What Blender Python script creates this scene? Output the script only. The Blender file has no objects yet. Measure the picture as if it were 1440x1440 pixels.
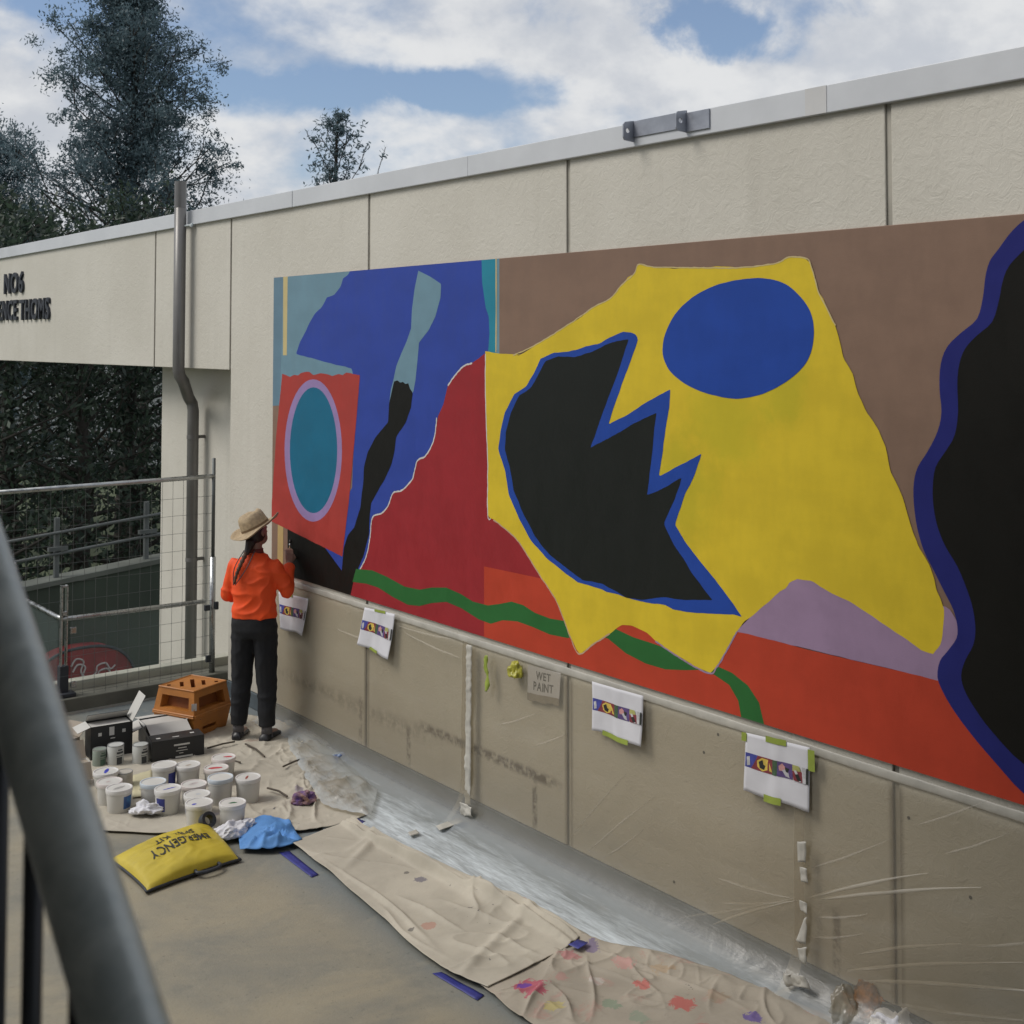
import bpy, bmesh, math, random
import numpy as np
from mathutils import Vector, Matrix, noise as mnoise
from mathutils.geometry import tessellate_polygon

random.seed(7)
S = bpy.context.scene
COL = S.collection

# ------------------------------------------------------------------ camera
F = 1780.0; PX = 740.0; PITCH = math.radians(2.4); HOR = 479.0; H = 3.15   # pixels of the 1440 px photograph, metres
PY = HOR - F * math.tan(PITCH)
YAW = math.atan((PX + 655) / (F / math.cos(PITCH)))
cam = bpy.data.cameras.new('camera'); camo = bpy.data.objects.new('camera', cam); COL.objects.link(camo)
cam.sensor_width = 36; cam.lens = F / 1440 * 36
cam.shift_x = (720 - PX) / 1440; cam.shift_y = (PY - 720) / 1440
cam.clip_start = 0.05; cam.clip_end = 3000
cam.dof.use_dof = True; cam.dof.focus_distance = 8.0; cam.dof.aperture_fstop = 7.0
camo.location = (0, 0, H); camo.rotation_euler = (math.pi / 2 + PITCH, 0, -YAW)
S.camera = camo
S.cycles.max_bounces = 6; S.cycles.diffuse_bounces = 3; S.cycles.glossy_bounces = 3; S.cycles.transparent_max_bounces = 10

# ------------------------------------------------------------------ light and sky
SUN_AZ = math.radians(-62)        # compass angle from +Y towards +X of the direction the light comes from
SUN_EL = math.radians(48)
S.view_settings.view_transform = 'Standard'; S.view_settings.look = 'None'
S.view_settings.exposure = 0.56; S.view_settings.gamma = 1.0
sun = bpy.data.lights.new('sun', 'SUN'); sun.energy = 1.45; sun.angle = math.radians(28); sun.color = (1, .95, .88)
suno = bpy.data.objects.new('sun', sun); COL.objects.link(suno)
sd = Vector((math.sin(SUN_AZ) * math.cos(SUN_EL), math.cos(SUN_AZ) * math.cos(SUN_EL), math.sin(SUN_EL)))
suno.rotation_euler = sd.to_track_quat('Z', 'Y').to_euler(); suno.location = (0, 0, 30)


class NT:
    """small helper round a node tree"""
    def __init__(s, nt): s.nt = nt; s.n = nt.nodes; s.l = nt.links
    def new(s, t, **kw):
        n = s.n.new(t)
        for k, v in kw.items(): setattr(n, k, v)
        return n
    def put(s, sock, v):
        if isinstance(v, bpy.types.NodeSocket): s.l.new(v, sock)
        elif v is not None:
            if hasattr(sock.default_value, '__len__') and not hasattr(v, '__len__'): v = (v,) * len(sock.default_value)
            if hasattr(v, '__len__') and len(v) == 3 and len(sock.default_value) == 4: v = (*v, 1)
            sock.default_value = v
    def math(s, op, a, b=None, c=None, clamp=False):
        n = s.new('ShaderNodeMath', operation=op, use_clamp=clamp); s.put(n.inputs[0], a)
        if b is not None: s.put(n.inputs[1], b)
        if c is not None: s.put(n.inputs[2], c)
        return n.outputs[0]
    def vmath(s, op, a, b=None):
        n = s.new('ShaderNodeVectorMath', operation=op); s.put(n.inputs[0], a)
        if b is not None: s.put(n.inputs[1], b)
        return n.outputs['Value'] if op in ('DOT_PRODUCT', 'LENGTH', 'DISTANCE') else n.outputs[0]
    def mix(s, f, a, b, mode='MIX'):
        n = s.new('ShaderNodeMix', data_type='RGBA', blend_type=mode)
        s.put(n.inputs[0], f); s.put(n.inputs[6], a); s.put(n.inputs[7], b)
        return n.outputs[2]
    def noise(s, vec, scale, detail=5, rough=.55, dist=0.0):
        n = s.new('ShaderNodeTexNoise'); s.put(n.inputs['Vector'], vec)
        n.inputs['Scale'].default_value = scale; n.inputs['Detail'].default_value = detail
        n.inputs['Roughness'].default_value = rough; n.inputs['Distortion'].default_value = dist
        return n.outputs['Fac']
    def ramp(s, v, a, b, lo=0.0, hi=1.0, smooth=True):
        n = s.new('ShaderNodeMapRange', interpolation_type='SMOOTHSTEP' if smooth else 'LINEAR')
        s.put(n.inputs[0], v); s.put(n.inputs[1], a); s.put(n.inputs[2], b); s.put(n.inputs[3], lo); s.put(n.inputs[4], hi)
        return n.outputs[0]
    def sep(s, v):
        n = s.new('ShaderNodeSeparateXYZ'); s.put(n.inputs[0], v); return n.outputs
    def comb(s, x, y, z):
        n = s.new('ShaderNodeCombineXYZ')
        for i, v in enumerate((x, y, z)): s.put(n.inputs[i], v)
        return n.outputs[0]


# world: clear sky texture seen through a broken deck of cumulus
wd = bpy.data.worlds.new('World'); S.world = wd; wd.use_nodes = True
w = NT(wd.node_tree); w.n.clear()
sky = w.new('ShaderNodeTexSky', sky_type='NISHITA', sun_disc=False, sun_elevation=SUN_EL, sun_rotation=SUN_AZ)
sky.altitude = 50; sky.air_density = 1.0; sky.dust_density = .6; sky.ozone_density = 2.0
tc = w.new('ShaderNodeTexCoord').outputs['Generated']
sx, sy, sz = w.sep(tc)
zc = w.math('MAXIMUM', w.math('ADD', sz, .42), .08)
cp = w.comb(w.math('DIVIDE', sx, zc), w.math('DIVIDE', sy, zc), 0.0)
big = w.noise(w.vmath('ADD', cp, (3.1, 1.7, .4)), 1.8, 3, .5)
fine = w.noise(w.vmath('ADD', cp, (8.1, 5.2, 2.4)), 8.0, 9, .56, .1)
body = w.math('ADD', w.math('MULTIPLY', big, .72), w.math('MULTIPLY', fine, .42))
CLOUD_T = .355
# a few clear gaps in the deck of cloud: direction (camera-plane tangent right, up from the axis), half sizes, depth
gap_n = w.math('MULTIPLY', w.math('SUBTRACT', w.noise(tc, 11, 8, .62, .3), .5), 10.0)
_c, _s = math.cos(YAW), math.sin(YAW); _cp, _sp = math.cos(PITCH), math.sin(PITCH)
for (gx, gy, gw, gh, gk) in ((1040, 15, 170, 46, .19), (985, 45, 60, 32, .13), (690, 125, 85, 24, .15), (400, 128, 120, 26, .17), (560, 118, 60, 18, .12), (70, 8, 60, 14, .13)):
    a_, b_ = (gx - PX) / F, (PY - gy) / F
    d_ = Vector((_s * _cp + _c * a_ - _s * _sp * b_, _c * _cp - _s * a_ - _c * _sp * b_, _sp + _cp * b_)).normalized()
    r_ = d_.cross(Vector((0, 0, 1))).normalized(); u_ = r_.cross(d_)
    du, dv = w.math('DIVIDE', w.vmath('DOT_PRODUCT', tc, tuple(r_)), gw / F), w.math('DIVIDE', w.vmath('DOT_PRODUCT', tc, tuple(u_)), gh / F)
    q_ = w.math('ADD', w.math('ADD', w.math('MULTIPLY', du, du), w.math('MULTIPLY', dv, dv)), gap_n); fr_ = w.math('GREATER_THAN', w.vmath('DOT_PRODUCT', tc, tuple(d_)), 0.0)
    body = w.math('SUBTRACT', body, w.math('MULTIPLY', w.ramp(q_, -1.0, 3.2, gk, 0), fr_))
cover = w.ramp(body, CLOUD_T, CLOUD_T + .21)
# thick parts of a cloud show a greyer base
thick = w.ramp(w.math('ADD', w.math('MULTIPLY', fine, .5), w.math('MULTIPLY', w.noise(w.vmath('ADD', tc, (1.3, .2, .5)), 9, 8, .58), .5)), .40, .60)
ccol = w.mix(thick, (3.8, 4.0, 4.35), (5.15, 5.22, 5.3))
skyc = w.mix(1.0, sky.outputs[0], (.62, .66, .72), 'MULTIPLY')
final = w.mix(cover, w.mix(.12, skyc, (4.6, 4.9, 5.3)), ccol)
bg = w.new('ShaderNodeBackground'); w.put(bg.inputs[0], final); bg.inputs[1].default_value = .1
w.l.new(bg.outputs[0], w.new('ShaderNodeOutputWorld').inputs[0])

# ------------------------------------------------------------------ pixel -> place
C0 = np.array([0, 0, H]); _Z = np.array([0, 0, 1.])
_fh = np.array([math.sin(YAW), math.cos(YAW), 0]); _R = np.array([math.cos(YAW), -math.sin(YAW), 0])
_FW = _fh * math.cos(PITCH) + _Z * math.sin(PITCH); _UP = -_fh * math.sin(PITCH) + _Z * math.cos(PITCH)
def ray(x, y): return _FW + _R * ((x - PX) / F) + _UP * ((PY - y) / F)
def flr(x, y, z=0.0):                       # where the ray meets the level z
    d = ray(x, y); return C0 + d * ((z - H) / d[2])
W = 4.932                                   # wall face
def wal(x, y, off=0.0):                     # ... the wall plane, off metres proud of it
    d = ray(x, y); return C0 + d * ((W - off) / d[0])
def ypl(x, y, Y):                           # ... a plane across the deck
    d = ray(x, y); return C0 + d * (Y / d[1])
def away(x, dist, z=0.0):                   # a place in the direction of column x at a distance
    d = ray(x, HOR); d = d / np.hypot(d[0], d[1]); return np.array([d[0] * dist, d[1] * dist, z])

# ------------------------------------------------------------------ noise in numpy
_rs = np.random.RandomState(3); _perm = _rs.permutation(256); _perm = np.concatenate([_perm] * 3)
_ga = _rs.rand(256) * 2 * np.pi; _gx, _gy = np.cos(_ga), np.sin(_ga)
def pn(x, y, seed=0):
    x = np.asarray(x, float) + seed * 17.31; y = np.asarray(y, float) + seed * 9.77
    xi, yi = np.floor(x).astype(int), np.floor(y).astype(int); xf, yf = x - xi, y - yi
    u = xf * xf * xf * (xf * (xf * 6 - 15) + 10); v = yf * yf * yf * (yf * (yf * 6 - 15) + 10)
    def g(ix, iy, fx, fy):
        h = _perm[(_perm[ix & 255] + iy) & 255]; return _gx[h] * fx + _gy[h] * fy
    a = g(xi, yi, xf, yf); b = g(xi + 1, yi, xf - 1, yf); c = g(xi, yi + 1, xf, yf - 1); d = g(xi + 1, yi + 1, xf - 1, yf - 1)
    return (a * (1 - u) + b * u) * (1 - v) + (c * (1 - u) + d * u) * v
def fbm(x, y, seed=0, o=4):
    r = 0; a = 1.0
    for i in range(o): r = r + a * pn(x * 2 ** i, y * 2 ** i, seed + i); a *= .5
    return r

# ------------------------------------------------------------------ materials
def srgb(*c): return tuple(((v / 255) / 12.92 if v / 255 <= .04045 else ((v / 255 + .055) / 1.055) ** 2.4) for v in c)
MATS = {}
def M(name, col, rough=.6, var=.12, scale=4.0, bump=0.0, bscale=60.0, metal=0.0, col2=None, spec=.5, dist=0.0, alpha=None, world=False, rvar=.1, trans=0.0, stretch=None):
    if name in MATS: return MATS[name]
    m = bpy.data.materials.new(name); m.use_nodes = True; t = NT(m.node_tree); b = t.n['Principled BSDF']
    v = t.new('ShaderNodeNewGeometry').outputs['Position'] if world else t.new('ShaderNodeTexCoord').outputs['Object']
    if stretch: v = t.vmath('MULTIPLY', v, stretch)
    n = t.noise(v, scale, 6, .6, dist)
    f = t.ramp(n, .3, .7)
    c2 = col2 or tuple(min(1, c * (1 + var)) for c in col); c1 = tuple(c * (1 - var) for c in col) if not col2 else col
    t.put(b.inputs['Base Color'], t.mix(f, c1, c2))
    t.put(b.inputs['Roughness'], t.ramp(n, .3, .7, max(.02, rough - rvar), min(1, rough + rvar)))
    b.inputs['Metallic'].default_value = metal; b.inputs['Specular IOR Level'].default_value = spec
    if alpha is not None: b.inputs['Alpha'].default_value = alpha
    if bump:
        bn = t.new('ShaderNodeBump'); bn.inputs['Strength'].default_value = bump; bn.inputs['Distance'].default_value = .01
        t.put(bn.inputs['Height'], t.noise(v, bscale, 4, .6, dist)); t.l.new(bn.outputs[0], b.inputs['Normal'])
    MATS[name] = m
    return m
def base(m): t = NT(m.node_tree); return t, t.n['Principled BSDF']

# ------------------------------------------------------------------ mesh building
ORG = {}
class MB:
    def __init__(s): s.v = []; s.f = []; s.m = []
    def add(s, vs, fs, mi=0):
        o = len(s.v); s.v += [tuple(map(float, p)) for p in vs]; s.f += [tuple(i + o for i in q) for q in fs]; s.m += [mi] * len(fs); return s
    def box(s, c, d, rot=None, mi=0):
        pts = [Vector((sx * d[0] / 2, sy * d[1] / 2, sz * d[2] / 2)) for sz in (-1, 1) for sy in (-1, 1) for sx in (-1, 1)]
        if rot is not None:
            if isinstance(rot, (int, float)): rot = Matrix.Rotation(rot, 3, 'Z')
            pts = [rot @ p for p in pts]
        c = Vector(c)
        return s.add([p + c for p in pts], [(0, 2, 3, 1), (4, 5, 7, 6), (0, 1, 5, 4), (2, 6, 7, 3), (0, 4, 6, 2), (1, 3, 7, 5)], mi)
    def span(s, a, b, mi=0):                     # box from corner a to corner b
        a, b = np.array(a, float), np.array(b, float); return s.box((a + b) / 2, np.abs(b - a), None, mi)
    def tube(s, path, r, seg=10, mi=0, cap=True, flat=None):
        path = [Vector(p) for p in path]; n = len(path); rs = r if hasattr(r, '__len__') else [r] * n
        vs = []; prev = None
        for i, p in enumerate(path):
            t = (path[min(i + 1, n - 1)] - path[max(i - 1, 0)]).normalized()
            if prev is None: x = t.orthogonal().normalized()
            else: x = (prev - t * prev.dot(t)); x = x.normalized() if x.length > 1e-6 else t.orthogonal().normalized()
            prev = x; y = t.cross(x)
            for k in range(seg):
                a = 2 * math.pi * k / seg; vs.append(p + (x * math.cos(a) + y * math.sin(a)) * rs[i])
        fs = [(i * seg + k, i * seg + (k + 1) % seg, (i + 1) * seg + (k + 1) % seg, (i + 1) * seg + k) for i in range(n - 1) for k in range(seg)]
        if cap: fs += [tuple(range(seg))[::-1], tuple((n - 1) * seg + k for k in range(seg))]
        return s.add(vs, fs, mi)
    def rings(s, rings, seg=20, mi=0, ex=2.0):      # stacked (cx,cy,z,rx,ry) sections
        vs = []
        for cx, cy, z, rx, ry in rings:
            for k in range(seg):
                a = 2 * math.pi * k / seg; ca, sa = math.cos(a), math.sin(a)
                vs.append((cx + rx * math.copysign(abs(ca) ** (2 / ex), ca), cy + ry * math.copysign(abs(sa) ** (2 / ex), sa), z))
        n = len(rings)
        fs = [(i * seg + k, i * seg + (k + 1) % seg, (i + 1) * seg + (k + 1) % seg, (i + 1) * seg + k) for i in range(n - 1) for k in range(seg)]
        fs += [tuple(range(seg))[::-1], tuple((n - 1) * seg + k for k in range(seg))]
        return s.add(vs, fs, mi)
    def lathe(s, prof, seg=28, mi=0, c=(0, 0, 0)):
        return s.rings([(c[0], c[1], c[2] + z, max(r, 1e-4), max(r, 1e-4)) for r, z in prof], seg, mi)
    def grid(s, P, mi=0):                          # P[nu][nv][3]
        P = np.asarray(P); nu, nv = P.shape[:2]
        fs = [(i * nv + j, (i + 1) * nv + j, (i + 1) * nv + j + 1, i * nv + j + 1) for i in range(nu - 1) for j in range(nv - 1)]
        o = len(s.v); s.v += [tuple(p) for p in P.reshape(-1, 3).tolist()]; s.f += [tuple(i + o for i in q) for q in fs]; s.m += [mi] * len(fs); return s
    def poly(s, pts, mi=0):                        # flat concave polygon
        pts = [Vector(map(float, p)) for p in pts]; tri = tessellate_polygon([pts]); return s.add(pts, tri, mi)
    def build(s, name, mat, parent=None, org=None, smooth=False, bevel=0.0, solid=0.0, auto=None):
        me = bpy.data.meshes.new(name)
        o3 = np.array(org if org is not None else (ORG[parent.name] if parent else (0, 0, 0)), float)
        me.from_pydata((np.array(s.v) - o3).tolist(), [], s.f)
        for mm in (mat if isinstance(mat, (list, tuple)) else [mat]): me.materials.append(mm)
        if any(s.m): me.polygons.foreach_set('material_index', s.m)
        if smooth: me.polygons.foreach_set('use_smooth', [True] * len(me.polygons))
        if auto is not None:
            me.polygons.foreach_set('use_smooth', [True] * len(me.polygons)); me.set_sharp_from_angle(angle=math.radians(auto))
        me.update()
        ob = bpy.data.objects.new(name, me); COL.objects.link(ob)
        if parent: ob.parent = parent
        else: ob.location = o3.tolist()
        ORG[ob.name] = o3
        if bevel:
            b = ob.modifiers.new('bevel', 'BEVEL'); b.width = bevel; b.segments = 2; b.limit_method = 'ANGLE'
        if solid:
            b = ob.modifiers.new('solid', 'SOLIDIFY'); b.thickness = solid; b.offset = 1
        return ob
def tag(o, label=None, cat=None, group=None, kind=None):
    for k, v in (('label', label), ('category', cat), ('group', group), ('kind', kind)):
        if v: o[k] = v
    return o
def thing(name, loc, label, cat, group=None, rz=0.0):
    e = bpy.data.objects.new(name, None); COL.objects.link(e); e.location = [float(v) for v in loc]; e.rotation_euler = (0, 0, rz); e.empty_display_size = .1
    ORG[e.name] = np.array(loc, float) if rz == 0 else np.zeros(3)
    return tag(e, label, cat, group)
def copy_tree(o, parent=None):
    c = o.copy(); COL.objects.link(c); c.parent = parent
    for ch in list(o.children): copy_tree(ch, c)
    return c
def settle(mesh_ob, mods):                          # apply modifiers through the depsgraph, keep object
    for k, kw in mods:
        m = mesh_ob.modifiers.new(k.lower(), k)
        for a, v in kw.items(): setattr(m, a, v)
    dg = bpy.context.evaluated_depsgraph_get(); dg.update()
    me = bpy.data.meshes.new_from_object(mesh_ob.evaluated_get(dg)); mesh_ob.modifiers.clear(); old = mesh_ob.data; mesh_ob.data = me
    bpy.data.meshes.remove(old); return mesh_ob
def smoothp(pts, n=6, closed=True):                 # Catmull-Rom
    P = np.array(pts, float); N = len(P); out = []
    for i in range(N if closed else N - 1):
        ix = [(i - 1), i, (i + 1), (i + 2)]
        a, b, c, d = [P[j % N] if closed else P[min(max(j, 0), N - 1)] for j in ix]
        for k in range(n):
            t = k / n; out.append(.5 * ((2 * b) + (-a + c) * t + (2 * a - 5 * b + 4 * c - d) * t * t + (-a + 3 * b - 3 * c + d) * t ** 3))
    if not closed: out.append(P[-1])
    return np.array(out)
def resample(P, n):
    P = np.array(P, float); d = np.concatenate([[0], np.cumsum(np.linalg.norm(np.diff(P, axis=0), axis=1))]); t = np.linspace(0, d[-1], n)
    return np.stack([np.interp(t, d, P[:, k]) for k in range(P.shape[1])], 1)
_glyph = {}
def glyph(ch, bold=.02):
    if ch in _glyph: return _glyph[ch]
    cu = bpy.data.curves.new('g', 'FONT'); cu.body = ch; cu.size = 1; cu.offset = bold; cu.resolution_u = 3
    ob = bpy.data.objects.new('g', cu); COL.objects.link(ob); dg = bpy.context.evaluated_depsgraph_get(); dg.update()
    me = bpy.data.meshes.new_from_object(ob.evaluated_get(dg)); v = np.array([q.co[:] for q in me.vertices]); f = [tuple(p.vertices) for p in me.polygons]
    bpy.data.objects.remove(ob); bpy.data.curves.remove(cu); bpy.data.meshes.remove(me)
    _glyph[ch] = (v, f); return v, f
def layout(text, gap=.09, space=.3):                # list of (verts2d, faces), width 0..w, height 0..~.7
    out = []; x = 0
    for ch in text:
        if ch == ' ': x += space; continue
        v, f = glyph(ch); lo = v[:, 0].min(); out.append((np.stack([v[:, 0] - lo + x, v[:, 1]], 1), f)); x += v[:, 0].max() - lo + gap
    return out, x - gap

# ================================================================== LARGE STRUCTURE
# --- ground and deck
def mat_ground():
    m = M('ground_mat', (.045, .065, .03), .9, col2=(.08, .095, .05), scale=.25, bump=.3, bscale=6, world=True); return m
MB().box((0, 200, -1.35), (1600, 1600, .1)).build('ground', mat_ground()); tag(bpy.data.objects['ground'], kind='structure')

m = bpy.data.materials.new('deck_concrete'); m.use_nodes = True; t, b = base(m)
pos = t.new('ShaderNodeNewGeometry').outputs['Position']
n1 = t.noise(pos, 1.1, 6, .62, .6); n2 = t.noise(t.vmath('ADD', pos, (7, 3, 0)), 2.6, 8, .65, .3); n3 = t.noise(pos, 30, 4, .6); n4 = t.noise(t.vmath('ADD', pos, (2, 9, 1)), .5, 4, .5)
c = t.mix(t.ramp(n1, .32, .68), (.20, .195, .165), (.305, .27, .195))
c = t.mix(t.ramp(n2, .5, .75, 0, .6), c, (.145, .148, .135))
c = t.mix(t.ramp(n2, .26, .42, .55, 0), c, (.30, .275, .215))
# membrane-blue strip along the wall foot
px_, py_, pz_ = t.sep(pos)
edge = t.math('ADD', px_, t.math('MULTIPLY', t.math('SUBTRACT', n1, .5), .5))
c = t.mix(t.ramp(edge, W - 1.55, W - 1.05, 0, .85), c, t.mix(n2, (.11, .14, .155), (.19, .22, .235)))
c = t.mix(t.ramp(n3, .60, .75, 0, .4), c, (.05, .05, .048)); c = t.mix(t.ramp(t.noise(pos, 7, 6, .7), .52, .72, 0, .35), c, (.33, .30, .23))
t.put(b.inputs['Base Color'], c); t.put(b.inputs['Roughness'], t.ramp(n2, .3, .7, .5, .8))
bp = t.new('ShaderNodeBump'); bp.inputs['Strength'].default_value = .25; bp.inputs['Distance'].default_value = .01
t.put(bp.inputs['Height'], t.noise(pos, 55, 5, .7)); t.l.new(bp.outputs[0], b.inputs['Normal'])
MB().span((-3, -7, -1.3), (W + .3, 10.9, 0)).build('deck', m); tag(bpy.data.objects['deck'], kind='structure')

# --- painted wall material with stucco sweep marks and old stains, plus joint shade painted in
def mask(t, y, z, y0, y1, z0, z1, sy=.03, sz=.03):
    a = t.math('MULTIPLY', t.ramp(y, y0 - sy, y0 + sy), t.ramp(y, y1 - sy, y1 + sy, 1, 0))
    b_ = t.math('MULTIPLY', t.ramp(z, z0 - sz, z0 + sz), t.ramp(z, z1 - sz, z1 + sz, 1, 0))
    return t.math('MULTIPLY', a, b_)
def wall_material(name, stains):
    m = bpy.data.materials.new(name); m.use_nodes = True; t, b = base(m)
    pos = t.new('ShaderNodeNewGeometry').outputs['Position']; x, y, z = t.sep(pos)
    n1 = t.noise(pos, .8, 4, .6); n2 = t.noise(pos, 9, 4, .65)
    streak = t.noise(t.vmath('MULTIPLY', pos, (4, 7, .35)), 1.0, 5, .6)
    c = t.mix(t.ramp(n1, .3, .7), (.555, .53, .465), (.615, .59, .525))
    c = t.mix(t.ramp(streak, .52, .78, 0, .13), c, (.36, .34, .29))
    c = t.mix(t.ramp(n2, .6, .8, 0, .25), c, (.40, .38, .32))
    if stains:
        ns = t.ramp(t.noise(pos, 14, 4, .7), .35, .6)
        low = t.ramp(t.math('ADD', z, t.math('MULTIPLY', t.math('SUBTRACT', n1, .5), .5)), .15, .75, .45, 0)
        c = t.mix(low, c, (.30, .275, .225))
        for (y0, y1, z0, z1, sy, sz, k) in ((6.0, 7.5, .44, .50, .12, .02, 1.0), (7.4, 9.6, .36, .46, .5, .05, .45), (7.62, 7.67, .17, .42, .012, .05, .85), (6.19, 6.235, .15, .43, .012, .05, .95),
                                           (8.28, 8.33, .1, .48, .012, .04, .6), (3.89, 3.935, .1, .44, .012, .04, .8)):
            c = t.mix(t.math('MULTIPLY', t.math('MULTIPLY', mask(t, y, z, y0, y1, z0, z1, sy, sz), ns), k), c, (.13, .105, .08))
    if stains:
        for yj in (8.22, 5.885, 3.57): c = t.mix(mask(t, y, z, yj - .036, yj + .036, -.2, 1.13, .016, .05), c, (.27, .245, .20))  # wide joint bands: shade blurred behind the film, put into the wall colour
    t.put(b.inputs['Base Color'], c); b.inputs['Roughness'].default_value = .75; b.inputs['Specular IOR Level'].default_value = .3
    bp = t.new('ShaderNodeBump'); bp.inputs['Strength'].default_value = .5; bp.inputs['Distance'].default_value = .01
    sw = t.noise(pos, 15, 5, .68, 1.3)
    t.put(bp.inputs['Height'], t.math('ADD', sw, t.math('MULTIPLY', t.noise(pos, 90, 3, .6), .15))); t.l.new(bp.outputs[0], b.inputs['Normal'])
    return m
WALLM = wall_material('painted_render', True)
JOINT = M('joint_sealant', (.40, .38, .33), .8, scale=6, world=True)
SKIRT = M('membrane_grey', (.07, .09, .103), .6, .25, scale=3, bump=.2, world=True)
COPM = M('coping_paint', (.58, .60, .63), .42, .06, scale=1.5, world=True)
ZT = 4.265; ZC = 4.39; ZF = 2.89
bw = thing('building_wall', (W, 5, 0), 'long cream rendered wall carrying the mural, with a beam over the opening', 'wall')
YJ = [10.62, 8.22, 5.885, 3.57, 1.25, -1.07, -3.39]
MB().span((W + .013, -3.39, 0), (W + .33, 10.62, ZT)).span((W + .013, 10.62, ZF), (W + .33, 20.5, ZT)).build('backing', JOINT, bw)
G = .017
def panel(y0, y1, z0, z1):
    MB().span((W, y0 + G, z0), (W + .0125, y1 - G, z1)).build('wall_panel', WALLM, bw, bevel=.005)
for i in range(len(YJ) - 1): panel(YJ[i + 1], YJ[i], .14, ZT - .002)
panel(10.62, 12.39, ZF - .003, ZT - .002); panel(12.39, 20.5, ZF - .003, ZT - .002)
# cast return behind the beam, set back
def on_x(px_, py_, X): d = ray(px_, py_); return C0 + d * (X / d[0])
pL = on_x(226, 700, W + .34)
MB().span((W + .34, 10.2, -1.3), (W + .62, pL[1], ZF + .2)).build('pier', wall_material('painted_render_plain', False), bw, bevel=.006)
MB().span((W - .012, -3.39, 0), (W + .02, 10.6, .138)).build('skirting', SKIRT, bw, bevel=.008)
# folded metal coping in lengths, with a drip edge
cuts = [20.5, 14.9, 9.4, 6.9, 3.95, 1.0, -3.39]
for i in range(len(cuts) - 1):
    d = .0025 * (i % 2)
    cp_ = MB(); y1, y0 = cuts[i] - .002, cuts[i + 1] + .002
    cp_.add([(W - .028 - d, y, z) for y in (y0, y1) for z in (ZT - .012, ZC)] + [(W + .36, y, z) for y in (y0, y1) for z in (ZC + .03, ZT - .012)],
            [(0, 2, 3, 1), (1, 3, 6, 4), (4, 6, 7, 5), (0, 1, 4, 5), (2, 7, 6, 3), (0, 5, 7, 2)])
    cp_.build('coping', COPM, bw, bevel=.004)
MB().span((W - .031, 3.90, ZT - .01), (W - .026, 4.03, ZC - .002)).build('coping_cover', M('coping_pale', (.56, .56, .56), .5, .05, world=True), bw)
# raised lettering
DARK0 = M('hole_dark', (.03, .028, .025), .8)
LET = M('letter_dark', (.02, .024, .035), .5)
def wall_letters(text, y_left, y_right, z0, hgt):
    ls, wd_ = layout(text, .11, .34); sc = (y_left - y_right) / wd_
    for v, f in ls:
        a = MB(); n = len(v); Y = y_left - v[:, 0] * sc; Zz = z0 + v[:, 1] / .69 * hgt
        front = [(W - .03, y, z) for y, z in zip(Y, Zz)]; back = [(W + .002, y, z) for y, z in zip(Y, Zz)]
        a.add(front, f)
        cnt = {}
        for q in f:
            for i in range(len(q)): e = (q[i], q[(i + 1) % len(q)]); cnt[e] = 1
        side = [(e[0], e[0] + n, e[1] + n, e[1]) for e in cnt if (e[1], e[0]) not in cnt]
        a.v += [tuple(map(float, p)) for p in back]; a.f += side; a.m += [0] * len(side)
        a.build('letter', LET, bw)
wall_letters('NO6', 17.55, 16.72, 3.775, .255)
wall_letters('ENCE', 17.80, 16.96, 3.425, .25)
wall_letters('THOMS', 16.85, 15.66, 3.42, .25)

for q in ((990, 1058), (1010, 1033), (1278, 1150), (948, 1240), (1365, 1262)):
    p = wal(*q); MB().tube([(W - .002, p[1], p[2]), (W + .003, p[1], p[2])], .008, 10).build('bolt_hole', DARK0, bw)
# --- kerb and beam at the end of the deck
KERB = M('kerb_concrete', (.115, .115, .095), .8, .25, scale=3, bump=.25, world=True)
CREAM = M('kerb_cream', (.42, .42, .36), .7, .15, scale=4, bump=.15, world=True)
kb = MB().span((2.2, 10.9, -.002), (W + .34, 11.16, .125)).build('kerb', KERB, bevel=.008); tag(kb, kind='structure')
MB().span((2.2, 11.16, -1.3), (W + .34, 11.28, .20)).build('edge_beam', CREAM, kb, bevel=.006)
MB().span((2.2, 10.885, 0), (4.45, 10.902, .018)).build('edge_trim', M('trim_metal', (.5, .5, .48), .35, metal=.8), kb)

# --- stair that the picture is taken from (parallel to the wall, rising away)
GALV = M('galvanised', (.38, .43, .45), .42, scale=26, col2=(.58, .63, .64), metal=.2, rvar=.12, dist=.4)
DARKST = M('dark_steel', (.035, .04, .05), .5, .2, metal=.3)
SLOPE = .70; RX = .343
def rz(y): return 2.665 + (y - .901) * SLOPE
st = thing('staircase', (-.2, -.5, 0), 'concrete stair flight rising parallel to the mural wall', 'stairs')
TREAD = M('stair_concrete', (.22, .21, .19), .8, .15, bump=.2, world=True)
run = .27; y = -2.0; k = 0
while k < 17:
    zt = (k + 1) * run * SLOPE; MB().span((-.85, y, zt - .06), (.36, y + run + .02, zt)).build('step', TREAD, st); y += run; k += 1
for sx_ in (-.86, .37):
    g_ = MB(); a0, a1 = -2.1, 2.62
    z0_, z1_ = 0.05, 3.28
    g_.add([(sx_ + dx, yy, zz) for dx in (-.012, .012) for yy, zz in ((a0, 0), (a0, .16), (a1, z1_), (a1, z1_ - .3), (a0 + .4, 0))], [(0, 1, 2, 3, 4)[::-1], (5, 6, 7, 8, 9), (0, 5, 6, 1), (1, 6, 7, 2), (2, 7, 8, 3), (3, 8, 9, 4), (4, 9, 5, 0)]); g_.build('stringer', DARKST, st)
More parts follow.
